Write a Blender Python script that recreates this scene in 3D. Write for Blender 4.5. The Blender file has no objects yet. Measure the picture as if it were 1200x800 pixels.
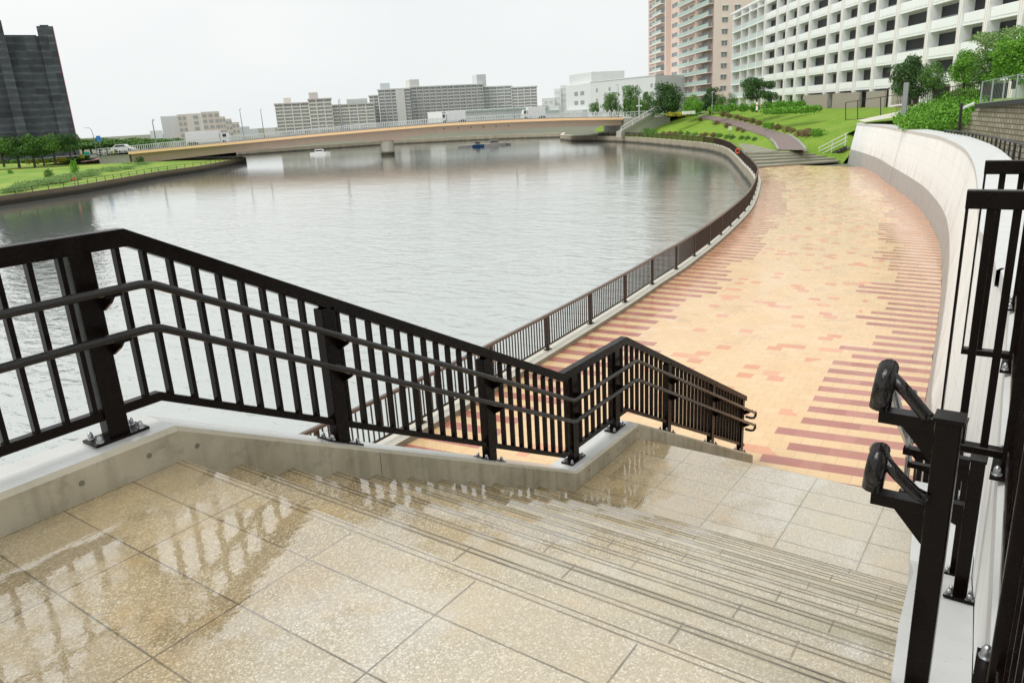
import bpy, bmesh, math, random
from mathutils import Vector, Matrix
R=random.Random(7)
S=bpy.context.scene
COL=S.collection
# ------------------------------------------------------------------ camera model
F,PIT,ROL,YAW,HC=875.26,.2962,-.0555,.6308,1.50
def ray(px,py):
    X=(px-600)/F; Y=(py-400)/F
    c,s=math.cos(ROL),math.sin(ROL)
    x=c*X+s*Y; up=s*X-c*Y
    fw=math.cos(PIT)+math.sin(PIT)*up; z=-math.sin(PIT)+math.cos(PIT)*up
    return Vector((math.cos(YAW)*fw+math.sin(YAW)*x, math.sin(YAW)*fw-math.cos(YAW)*x, z))
def at(px,py,z=None,d=None):
    D=ray(px,py)
    if z is not None:
        D=D*((z-HC)/D.z)
    else:
        D=D*(d/math.hypot(D.x,D.y))
    return Vector((D.x,D.y,D.z+HC))
def hit(px,A,Bd,py=110):
    """t along line A+t*Bd (plan) met by the vertical plane through a sight direction"""
    D=ray(px,py); det=D.x*(-Bd[1])+D.y*Bd[0]
    # A+t*Bd = k*D
    t=(A[1]*D.x-A[0]*D.y)/(Bd[0]*D.y-Bd[1]*D.x)
    return t
def setup_camera():
    cd=bpy.data.cameras.new('camera'); co=bpy.data.objects.new('camera',cd); COL.objects.link(co)
    cd.sensor_width=36; cd.lens=36*F/1200; cd.clip_end=6000; cd.clip_start=.02
    fw=Vector((math.cos(YAW)*math.cos(PIT),math.sin(YAW)*math.cos(PIT),-math.sin(PIT)))
    rt=Vector((math.sin(YAW),-math.cos(YAW),0)); up=rt.cross(fw)
    c,s=math.cos(ROL),math.sin(ROL)
    r2=c*rt-s*(-up)*-1 if False else None
    # image x axis dir in world: unproject difference
    X=ray(601,400)-ray(600,400); X.normalize()
    Y=-(ray(600,401)-ray(600,400)); Y.normalize()
    Z=X.cross(Y)
    m=Matrix((X,Y,Z)).transposed().to_4x4(); m.translation=Vector((0,0,HC))
    co.matrix_world=m; S.camera=co
setup_camera()
S.view_settings.view_transform='Standard'; S.view_settings.look='None'; S.view_settings.exposure=0
# ------------------------------------------------------------------ materials
class N:
    def __init__(s,name,rough=.6,spec=.5):
        s.m=bpy.data.materials.new(name); s.m.use_nodes=True; s.t=s.m.node_tree; s.n=s.t.nodes; s.l=s.t.links
        s.b=s.n['Principled BSDF']; s.b.inputs['Roughness'].default_value=rough
        s.b.inputs['Specular IOR Level'].default_value=spec
        s.g=None;s.tc=None
    def set(s,k,v):
        i=s.b.inputs[k]
        if hasattr(v,'links') or isinstance(v,bpy.types.NodeSocket): s.l.new(v,i)
        else:
            if isinstance(v,(tuple,list)) and len(v)==3: v=(*v,1)
            i.default_value=v
        return s
    def plug(s,v,i):
        if isinstance(v,bpy.types.NodeSocket): s.l.new(v,i)
        else:
            if isinstance(v,(tuple,list)) and len(v)==3 and i.type=='RGBA': v=(*v,1)
            i.default_value=v
    def pos(s,obj=False):
        if obj:
            if not s.tc: s.tc=s.n.new('ShaderNodeTexCoord')
            return s.tc.outputs['Object']
        if not s.g: s.g=s.n.new('ShaderNodeNewGeometry')
        return s.g.outputs['Position']
    def uv(s,name):
        u=s.n.new('ShaderNodeUVMap'); u.uv_map=name; return u.outputs[0]
    def nrm(s):
        s.pos(); return s.g.outputs['Normal']
    def xyz(s,v):
        x=s.n.new('ShaderNodeSeparateXYZ'); s.plug(v,x.inputs[0]); return x.outputs
    def comb(s,a,b,c=0.):
        x=s.n.new('ShaderNodeCombineXYZ'); s.plug(a,x.inputs[0]); s.plug(b,x.inputs[1]); s.plug(c,x.inputs[2]); return x.outputs[0]
    def scale(s,v,sc):
        x=s.n.new('ShaderNodeVectorMath'); x.operation='MULTIPLY'; s.plug(v,x.inputs[0]); x.inputs[1].default_value=sc; return x.outputs[0]
    def M(s,op,a,b=0.,c=0.,clamp=False):
        x=s.n.new('ShaderNodeMath'); x.operation=op; x.use_clamp=clamp
        s.plug(a,x.inputs[0]); s.plug(b,x.inputs[1]); s.plug(c,x.inputs[2]); return x.outputs[0]
    def mr(s,v,a,b,c=0.,d=1.):
        x=s.n.new('ShaderNodeMapRange'); s.plug(v,x.inputs[0])
        for i,q in enumerate((a,b,c,d)): x.inputs[i+1].default_value=q
        return x.outputs[0]
    def noise(s,v,sc,det=3.,rough=.5,dist=0.):
        x=s.n.new('ShaderNodeTexNoise'); s.plug(v,x.inputs['Vector']); x.inputs['Scale'].default_value=sc
        x.inputs['Detail'].default_value=det; x.inputs['Roughness'].default_value=rough; x.inputs['Distortion'].default_value=dist
        return x.outputs['Fac']
    def vor(s,v,sc,out='Distance',feat='F1'):
        x=s.n.new('ShaderNodeTexVoronoi'); x.feature=feat; s.plug(v,x.inputs['Vector']); x.inputs['Scale'].default_value=sc; return x.outputs[out]
    def white(s,v):
        x=s.n.new('ShaderNodeTexWhiteNoise'); x.noise_dimensions='3D'; s.plug(v,x.inputs['Vector']); return x.outputs['Value']
    def mix(s,f,a,b,mode='MIX'):
        x=s.n.new('ShaderNodeMix'); x.data_type='RGBA'; x.blend_type=mode
        s.plug(f,x.inputs[0]); s.plug(a,x.inputs[6]); s.plug(b,x.inputs[7]); return x.outputs[2]
    def ramp(s,f,stops):
        x=s.n.new('ShaderNodeValToRGB'); s.plug(f,x.inputs[0]); e=x.color_ramp.elements
        while len(e)<len(stops): e.new(.5)
        for q,(p,c) in zip(e,stops): q.position=p; q.color=(*c,1)
        return x.outputs[0]
    def bump(s,h,st=.5,dist=.01):
        x=s.n.new('ShaderNodeBump'); s.plug(h,x.inputs['Height']); x.inputs['Strength'].default_value=st; x.inputs['Distance'].default_value=dist
        s.l.new(x.outputs[0],s.b.inputs['Normal']); return x
def simple(name,c,rough=.6,var=.12,sc=3.,spec=.4,metal=0.):
    k=N(name,rough,spec); n=k.noise(k.pos(),sc,4)
    k.set('Base Color',k.mix(n,tuple(v*(1-var) for v in c),tuple(min(1,v*(1+var)) for v in c))); k.b.inputs['Metallic'].default_value=metal
    return k.m
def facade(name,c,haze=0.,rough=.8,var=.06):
    hz=(.72,.75,.75); c=tuple(a*(1-haze)+b*haze for a,b in zip(c,hz))  # distance haze put into the base colour as a fixed pale mix
    k=N(name,rough,.25); x,y,z=k.xyz(k.pos())
    st=k.noise(k.comb(k.M('MULTIPLY',x,1.4),k.M('MULTIPLY',y,1.4),k.M('MULTIPLY',z,.12)),1.,4)
    k.set('Base Color',k.mix(st,tuple(v*(1-var) for v in c),tuple(min(1,v*(1+var)) for v in c)))
    return k.m
MT={}
def mk():
    # dark brown powder coated steel with rain beads
    k=N('dark_bronze_paint',.32,.15); v=k.vor(k.pos(),170.); d=k.mr(v,.0,.34,1.,0.); d=k.M('MULTIPLY',d,k.M('GREATER_THAN',k.noise(k.pos(),22.),.5))
    k.set('Base Color',k.mix(k.noise(k.pos(),9.,4),(.0035,.002,.0016),(.008,.0042,.003))); k.bump(d,.7,.0015)
    k.set('Roughness',k.mr(k.noise(k.pos(),14.,4),.3,.7,.16,.36)); k.b.inputs['Coat Weight'].default_value=.0
    MT['bronze']=k.m
    k=N('handrail_coating',.16,.45); v=k.vor(k.pos(),210.); d=k.mr(v,.0,.36,1.,0.)
    k.set('Base Color',(.0065,.0042,.0035)); k.bump(d,1.,.003); k.b.inputs['Coat Weight'].default_value=.12; k.b.inputs['Coat Roughness'].default_value=.05
    MT['handrail']=k.m
    k=N('brown_fence_paint',.4,.4); k.set('Base Color',k.mix(k.noise(k.pos(),5.),(.022,.011,.007),(.04,.019,.012))); MT['brown']=k.m
    k=N('fence_top_paint',.3,.5); k.set('Base Color',(.10,.065,.052)); MT['browntop']=k.m
    MT['steel']=simple('galvanised_steel',(.42,.43,.44),.3,.15,40.,.5,.8)
    # aggregate paving
    def aggregate(name,mode):
        k=N(name,.2,.6); P=k.pos(); x,y,z=k.xyz(P)
        cell=k.vor(P,150.,'Color'); cs=k.xyz(cell)[0]; d=k.vor(P,150.)
        cell2=k.vor(P,270.,'Color'); cs2=k.xyz(cell2)[1]
        stone=k.ramp(cs,[(0.,(.06,.045,.025)),(.3,(.24,.18,.10)),(.6,(.42,.345,.22)),(.8,(.68,.62,.49)),(1.,(1.,.98,.92))])
        st2=k.ramp(cs2,[(0.,(.09,.07,.04)),(.6,(.40,.33,.21)),(1.,(.95,.91,.82))])
        c=k.mix(.4,stone,st2)
        edge=k.mr(d,.25,.75,0.,.55); c=k.mix(edge,c,(.21,.145,.065))
        big=k.noise(P,.9,4,.6); c=k.mix(k.mr(big,.35,.65,0.,.4),c,(.54,.46,.31)); gl=k.noise(P,2.4,4,.7); c=k.mix(k.mr(gl,.5,.72,0.,.55),c,(.50,.35,.15))
        # damp brown where the railing mirrors, pale sky sheen beyond, both put into the colour
        wet=k.M('ADD',k.mr(y,1.2,2.3,0.,1.),k.M('MULTIPLY',k.M('SUBTRACT',k.noise(P,2.2,4,.6),.5),1.3))
        wet=k.mr(wet,.25,.75,0.,1.); 
        c=k.mix(wet,c,k.mix(1.,c,(.90,.82,.64),'MULTIPLY'))
        sky_sheen=k.mix(.34,c,(.66,.62,.52)); c=k.mix(wet,sky_sheen,c)
        gr=k.noise(k.comb(k.M('MULTIPLY',x,3.),k.M('MULTIPLY',y,.5)),1.,4)
        # joints
        if mode=='slab':
            jx=k.M('PINGPONG',k.M('ADD',x,-1.451+.298*20),.149) 
            jy=k.M('PINGPONG',k.M('ADD',y,-2.62+6.),.3)
            j=k.M('MINIMUM',jx,jy); jm=k.mr(j,.002,.0048,.9,0.)
            fx=k.M('FLOOR',k.M('DIVIDE',k.M('ADD',x,-1.451+.298*20),.298)); fy=k.M('FLOOR',k.M('DIVIDE',k.M('ADD',y,-2.62+.6*20),.6))
            tone=k.white(k.comb(fx,fy)); g1=k.M('ABSOLUTE',k.M('SUBTRACT',x,1.670)); g2=k.M('ABSOLUTE',k.M('SUBTRACT',x,1.696)); jm=k.M('MULTIPLY',jm,k.M('LESS_THAN',x,1.66)); jm=k.M('MAXIMUM',jm,k.mr(k.M('MINIMUM',g1,g2),.002,.005,.9,0.))
            c=k.mix(k.mr(tone,0.,1.,0.,.34),c,(.56,.45,.28)); tone2=k.white(k.comb(fx,fy,5.)); c=k.mix(k.mr(tone2,.5,1.,0.,.25),c,(.22,.19,.13))
        elif mode=='low':
            jx=k.M('PINGPONG',k.M('ADD',x,-6.583),.15); jy=k.M('PINGPONG',k.M('ADD',y,-2.62),.3)
            j=k.M('MINIMUM',jx,jy); jm=k.mr(j,.003,.008,.8,0.)
        else:
            t=k.M('MULTIPLY',k.M('FRACT',k.M('DIVIDE',k.M('ADD',x,-1.708+.3*30),.3)),.3)
            row=k.M('FLOOR',k.M('DIVIDE',k.M('ADD',x,-1.708+.3*30),.3))
            g1=k.M('ABSOLUTE',k.M('SUBTRACT',t,.262)); g2=k.M('ABSOLUTE',k.M('SUBTRACT',t,.288))
            jy=k.M('PINGPONG',k.M('ADD',y,k.M('ADD',-2.62,k.M('MULTIPLY',k.M('MODULO',row,2.),.3))),.45)
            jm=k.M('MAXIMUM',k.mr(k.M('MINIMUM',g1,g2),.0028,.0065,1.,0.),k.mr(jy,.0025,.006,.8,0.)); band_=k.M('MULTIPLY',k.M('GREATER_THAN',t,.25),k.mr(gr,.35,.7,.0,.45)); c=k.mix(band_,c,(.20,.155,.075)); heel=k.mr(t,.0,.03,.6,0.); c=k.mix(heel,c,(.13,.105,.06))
            algae=k.M('MULTIPLY',k.mr(y,.4,1.6,1.,.25),k.mr(gr,.4,.7,0.,.5)); c=k.mix(algae,c,(.20,.17,.07))
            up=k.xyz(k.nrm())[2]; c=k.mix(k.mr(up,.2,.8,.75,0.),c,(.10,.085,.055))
        jd=k.mr(k.noise(P,3.,4),.3,.7,.5,.95); c=k.mix(k.M('MULTIPLY',jm,jd),c,(.055,.042,.024))
        k.set('Base Color',c)
        k.bump(k.M('SUBTRACT',k.M('MULTIPLY',k.M('SUBTRACT',1.,d),.5),jm),.28,.0035)
        k.set('Roughness',k.mr(k.noise(P,6.,4),.3,.7,.3,.5))
        pud=k.mr(k.M('ADD',k.M('ADD',k.noise(P,1.7,4,.6),k.M('MULTIPLY',k.noise(P,70.,2),.12)),k.mr(y,1.0,1.9,.16,-.06)),.50,.60,1.,0.)
        k.set('Coat Weight',k.mr(pud,0.,1.,.5 if mode=='low' else .22,1.)); k.b.inputs['Coat IOR'].default_value=2.9
        k.set('Coat Roughness',k.mr(pud,0.,1.,.3,.035))
        # the standing water film keeps a nearly flat surface of its own
        bb=k.n.new('ShaderNodeBump'); k.plug(k.M('ADD',k.noise(P,9.,3),k.M('MULTIPLY',k.noise(P,120.,2),.06)),bb.inputs['Height']); bb.inputs['Strength'].default_value=.3; bb.inputs['Distance'].default_value=.005
        k.l.new(bb.outputs[0],k.b.inputs['Coat Normal'])
        return k.m
    MT['slab']=aggregate('wet_aggregate_slabs','slab'); MT['low']=aggregate('wet_landing_slabs','low'); MT['step']=aggregate('wet_grooved_steps','step')
    # concrete
    def conc(name,a,b,stain=.5,rough=.55,coat=0.):
        k=N(name,rough,.4); P=k.pos(); x,y,z=k.xyz(P)
        n=k.noise(P,2.5,6,.62); s=k.noise(k.comb(k.M('MULTIPLY',x,9.),k.M('MULTIPLY',y,9.),k.M('MULTIPLY',z,.9)),1.,4)
        c=k.mix(k.mr(n,.3,.7),a,b); c=k.mix(k.mr(s,.5,.75,0.,stain),c,tuple(v*.55 for v in a)); c=k.mix(k.mr(s,.2,.36,stain*.8,0.),c,(.62,.62,.58))
        bl=k.noise(P,6.5,6,.75); c=k.mix(k.mr(bl,.52,.68,0.,stain*.8),c,tuple(v*.5 for v in a)); pit=k.vor(P,26.); c=k.mix(k.M('MULTIPLY',k.mr(pit,.05,.09,.8,0.),k.M('GREATER_THAN',k.noise(P,7.),.55)),c,(.10,.09,.07))
        k.set('Base Color',c); k.bump(k.noise(P,45.,5),.25,.003); k.b.inputs['Coat Weight'].default_value=coat; k.b.inputs['Coat Roughness'].default_value=.12
        return k.m
    MT['kerb']=conc('stained_kerb_concrete',(.34,.30,.21),(.50,.45,.34),.6)
    MT['kerbtop']=conc('pale_wet_concrete',(.56,.56,.53),(.66,.66,.64),.1,.35,.5)
    MT['kerbedge']=conc('kerb_chamfer',(.42,.38,.28),(.52,.47,.36),.3,.4,.4)
    MT['white']=conc('white_wall_render',(.56,.565,.555),(.63,.635,.625),.06)
    MT['hole']=simple('tie_hole_grey',(.17,.155,.12),.7,.3,80.)
    MT['grey']=conc('grey_wall_base',(.37,.36,.34),(.45,.44,.42),.15)
    MT['river_wall']=conc('river_wall_concrete',(.27,.25,.20),(.38,.35,.29),.5)
    k=N('far_wall_concrete',.7,.3); P=k.pos(); x,y,z=k.xyz(P); n=k.noise(k.comb(k.M('MULTIPLY',x,1.2),k.M('MULTIPLY',y,1.2),k.M('MULTIPLY',z,.6)),1.,4)
    c=k.mix(n,(.20,.17,.12),(.34,.30,.23)); k.set('Base Color',k.mix(k.mr(k.M('ADD',z,k.M('MULTIPLY',n,.3)),-4.45,-4.15,1.,0.),c,(.05,.048,.035))); MT['farwall']=k.m
    k=N('dark_bank_wall',.8,.2); P=k.pos(); x,y,z=k.xyz(P); n=k.noise(P,.8,4); c=k.mix(n,(.10,.075,.05),(.16,.13,.09)); k.set('Base Color',k.mix(k.mr(z,-4.4,-4.1,1.,0.),c,(.035,.032,.025))); MT['bankwall']=k.m
    k=N('pale_plaza_edge',.5,.4); k.set('Base Color',k.mix(k.noise(k.pos(),6.,5),(.52,.49,.40),(.70,.68,.60))); MT['edge']=k.m
    # flood wall face with shallow block pattern (uv: s along, t up)
    k=N('flood_wall_face',.6,.35); u=k.uv('wall'); s_,t_,_=k.xyz(u); P=k.pos()
    br=k.n.new('ShaderNodeTexBrick'); k.plug(k.comb(k.M('MULTIPLY',s_,.5),t_),br.inputs['Vector']); br.inputs['Scale'].default_value=1.
    br.inputs['Mortar Size'].default_value=.012; br.inputs['Brick Width'].default_value=1.3; br.inputs['Row Height'].default_value=.62; br.offset=.37
    j=br.outputs['Fac']; n=k.noise(P,.8,5); st=k.noise(k.comb(k.M('MULTIPLY',s_,5.),k.M('MULTIPLY',t_,.5)),1.,4)
    c=k.mix(n,(.80,.81,.80),(.87,.875,.865)); c=k.mix(k.mr(st,.48,.75,0.,.42),c,(.55,.545,.51)); c=k.mix(k.M('MULTIPLY',j,.2),c,(.36,.35,.33)); gz=k.xyz(P)[2]; c=k.mix(k.M('MULTIPLY',k.mr(gz,-2.9,-1.9,.4,0.),k.mr(st,.35,.7)),c,(.42,.40,.33)); k.set('Base Color',c)
    k.bump(k.M('SUBTRACT',n,j),.3,.01); MT['wallface']=k.m
    # plaza pavers, uv1 (distance from left edge, along), uv2 (distance from right edge, along)
    k=N('plaza_pavers',.22,.5); a=k.xyz(k.uv('left')); b=k.xyz(k.uv('right')); P=k.pos()
    dl,s_,dr=a[0],a[1],b[0]
    row=k.M('FLOOR',k.M('DIVIDE',s_,.285)); off=k.M('MULTIPLY',k.M('MODULO',row,2.),.15)
    cx=k.M('FLOOR',k.M('DIVIDE',k.M('ADD',dl,off),.3)); rnd=k.white(k.comb(cx,row,3.))
    pair=k.M('FLOOR',k.M('DIVIDE',row,2.))
    odd=k.M('LESS_THAN',k.M('MODULO',row,2.),.5)
    def band(dd,seed,base,amp,q):
        blk=k.M('FLOOR',k.M('DIVIDE',pair,q)); w=k.M('ADD',base,k.M('MULTIPLY',k.white(k.comb(blk,seed)),amp))
        w=k.M('ADD',w,k.M('MULTIPLY',k.white(k.comb(pair,seed+9.)),.55)); w=k.M('MULTIPLY',k.M('FLOOR',k.M('DIVIDE',w,.3)),.3)
        return k.M('LESS_THAN',dd,w)
    strL=k.M('MULTIPLY',odd,band(dl,1.,1.0,1.1,4.)); strR=k.M('MULTIPLY',odd,band(dr,4.,.9,1.3,3.))
    far=k.mr(s_,24.,34.,0.,1.)   # further on the bands close up into solid terracotta
    solL=k.M('MULTIPLY',far,band(dl,7.,.6,.9,5.)); solR=k.M('MULTIPLY',k.mr(s_,34.,44.),band(dr,8.,.6,1.1,4.))
    spot=k.M('MULTIPLY',k.M('GREATER_THAN',rnd,.885),k.M('MULTIPLY',k.M('GREATER_THAN',dl,1.9),k.M('GREATER_THAN',dr,1.7)))
    clus=k.M('GREATER_THAN',k.noise(k.scale(P,(.5,.5,.5)),1.,2),.38); spot=k.M('MULTIPLY',spot,clus)
    tn=k.white(k.comb(cx,row,8.)); yel=k.mix(tn,(.69,.455,.225),(.73,.505,.265)); yel=k.mix(k.mr(k.noise(P,.5,4),.4,.7,0.,.3),yel,(.76,.555,.325)); dirt=k.noise(P,1.7,6,.7); yel=k.mix(k.mr(dirt,.5,.8,0.,.3),yel,(.55,.36,.20))
    red=k.mix(tn,(.37,.12,.085),(.47,.18,.13)); org=k.mix(tn,(.64,.27,.14),(.71,.34,.19))
    c=k.mix(spot,yel,org); c=k.mix(k.M('MAXIMUM',strL,strR),c,red); c=k.mix(k.M('MULTIPLY',k.M('MAXIMUM',solL,solR),.55),c,(.62,.31,.18))
    gx=k.M('PINGPONG',k.M('ADD',dl,off),.15); gy=k.M('PINGPONG',s_,.1425); jm=k.mr(k.M('MINIMUM',gx,gy),.002,.007,.42,0.)
    c=k.mix(jm,c,(.30,.19,.10)); stn=k.noise(P,.9,6,.75); c=k.mix(k.mr(stn,.56,.7,0.,.28),c,(.30,.19,.11)); k.set('Base Color',c)
    k.set('Roughness',k.mr(k.noise(P,2.,5),.3,.7,.12,.42)); k.b.inputs['Coat Weight'].default_value=.45; k.set('Coat Roughness',k.mr(k.noise(P,1.1,4),.35,.7,.05,.3))
    k.bump(k.M('SUBTRACT',k.noise(P,30.,2),jm),.12,.003); MT['plaza']=k.m
    # water
    k=N('river_water',.05,.5); P=k.pos(); x,y,z=k.xyz(P)
    k.b.inputs['IOR'].default_value=1.7; k.b.inputs['Metallic'].default_value=.84
    big=k.noise(P,.02,3)
    k.set('Base Color',k.mix(big,(.63,.655,.625),(.71,.735,.705)))
    w=k.n.new('ShaderNodeMapping'); k.plug(P,w.inputs['Vector']); w.inputs['Rotation'].default_value=(0,0,math.radians(-38)); w.inputs['Scale'].default_value=(1.,.42,1.)
    h=k.M('ADD',k.noise(w.outputs[0],2.6,4,.6,.6),k.M('MULTIPLY',k.noise(w.outputs[0],.55,2,.5),1.3))
    bn=k.bump(h,.42,.11); rr_=k.M('SQRT',k.M('ADD',k.M('MULTIPLY',x,x),k.M('MULTIPLY',y,y))); k.l.new(k.mr(rr_,8.,75.,.62,.085),bn.inputs['Strength']); k.set('Roughness',.05); MT['water']=k.m
    # vegetation
    k=N('grass',.9,.1); P=k.pos(); n=k.noise(P,.25,5,.65); f=k.noise(P,6.,4,.7)
    c=k.mix(k.mr(n,.3,.7),(.22,.39,.05),(.39,.52,.09)); c=k.mix(k.mr(f,.35,.7,0.,.7),c,(.08,.20,.02)); g2=k.noise(P,1.3,5,.7); c=k.mix(k.mr(g2,.45,.75,0.,.5),c,(.36,.47,.07)); c=k.mix(k.mr(k.noise(P,28.,3,.8),.3,.7,.35,0.),c,(.05,.13,.01)); k.set('Base Color',c); k.bump(f,.9,.2); MT['grass']=k.m
    k=N('river_bank_grass',.9,.1); n=k.noise(k.pos(),.09,5,.6); f=k.noise(k.pos(),1.4,5,.7)
    c=k.mix(k.mr(n,.38,.62),(.19,.33,.06),(.40,.48,.11)); c=k.mix(k.mr(f,.4,.7,0.,.65),c,(.12,.23,.045)); c=k.mix(k.mr(k.noise(k.pos(),.35,4,.6),.5,.7,0.,.5),c,(.42,.42,.12)); c=k.mix(k.mr(k.noise(k.pos(),7.,3,.8),.3,.6,.4,0.),c,(.07,.14,.03)); k.set('Base Color',c); MT['bankgrass']=k.m
    def leaf(name,a,b,c3,sc=1.2):
        k=N(name,.55,.25); P=k.pos(); g=k.n.new('ShaderNodeNewGeometry'); r=g.outputs['Random Per Island']
        c=k.ramp(k.M('ADD',k.M('MULTIPLY',k.noise(P,sc,3),.65),k.M('MULTIPLY',r,.35)),[(.25,a),(.5,b),(.75,c3)])
        k.set('Base Color',c); k.b.inputs['Transmission Weight'].default_value=0.
        k.b.inputs['Subsurface Weight'].default_value=0.; return k.m
    MT['leaf']=leaf('tree_leaves',(.05,.12,.025),(.09,.20,.035),(.16,.30,.055))
    MT['leafdark']=leaf('dark_tree_leaves',(.028,.07,.022),(.05,.115,.03),(.09,.175,.045))
    MT['leafbright']=leaf('bright_leaves',(.07,.20,.02),(.13,.32,.03),(.22,.45,.05))
    MT['leafyellow']=leaf('yellow_shrub_leaves',(.22,.24,.02),(.4,.36,.03),(.55,.45,.05))
    MT['leafrust']=leaf('rusty_shrub_leaves',(.13,.085,.05),(.20,.115,.07),(.16,.17,.05))
    MT['leafpale']=leaf('pale_reeds',(.15,.26,.08),(.22,.35,.11),(.28,.42,.14))
    MT['bark']=simple('bark',(.07,.055,.04),.9,.3,8.)
    MT['stepsriser']=simple('step_riser',(.21,.205,.15),.7,.1,3.); MT['kerbstone']=simple('kerbstone',(.33,.32,.29),.7,.15,3.)
    MT['asphalt']=simple('asphalt',(.10,.10,.10),.7,.2,10.)
    MT['path']=simple('purple_brown_path',(.20,.15,.135),.6,.2,3.)
    MT['steps']=None
    k=N('far_steps_stone',.6,.3); P=k.pos(); n=k.noise(k.scale(P,(.25,1.2,1.)),1.,4); k.set('Base Color',k.mix(k.mr(n,.35,.65),(.20,.195,.14),(.30,.285,.215))); MT['steps']=k.m
    k=N('split_block_wall',.9,.2); P=k.pos(); x,y,z=k.xyz(P)
    br=k.n.new('ShaderNodeTexBrick'); k.plug(k.comb(k.M('MULTIPLY',x,1.),z),br.inputs['Vector']); br.inputs['Scale'].default_value=1.
    br.inputs['Mortar Size'].default_value=.03; br.inputs['Brick Width'].default_value=.42; br.inputs['Row Height'].default_value=.24
    br.inputs['Color1'].default_value=(.30,.265,.19,1); br.inputs['Color2'].default_value=(.44,.40,.31,1); br.inputs['Mortar'].default_value=(.15,.13,.09,1)
    k.set('Base Color',br.outputs['Color']); MT['block']=k.m
    MT['ground']=simple('ground_earth',(.16,.17,.12),.9,.2,.05)
    MT['pole']=simple('grey_pole_paint',(.25,.27,.28),.4,.1,2.)
    MT['blackmetal']=simple('black_metal',(.02,.02,.02),.4)
    MT['whitepaint']=simple('white_paint',(.78,.78,.78),.4,.04,4.)
    MT['glass']=simple('window_glass',(.035,.04,.045),.08,.2,.5,.6)
    MT['redpaint']=simple('orange_marker',(.7,.10,.03),.5)
    MT['bluepaint']=simple('blue_sign',(.02,.20,.55),.5,.05); MT['greenpaint']=simple('green_sign',(.0,.30,.16),.5,.05)
    MT['tyre']=simple('tyre_rubber',(.02,.02,.02),.8)
    MT['orange']=facade('girder_paint',(.46,.33,.255),.1); MT['lip']=facade('girder_lip',(.92,.62,.36),.0)
    MT['deckrail']=facade('bridge_parapet',(.62,.64,.64),.0)
mk()
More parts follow.
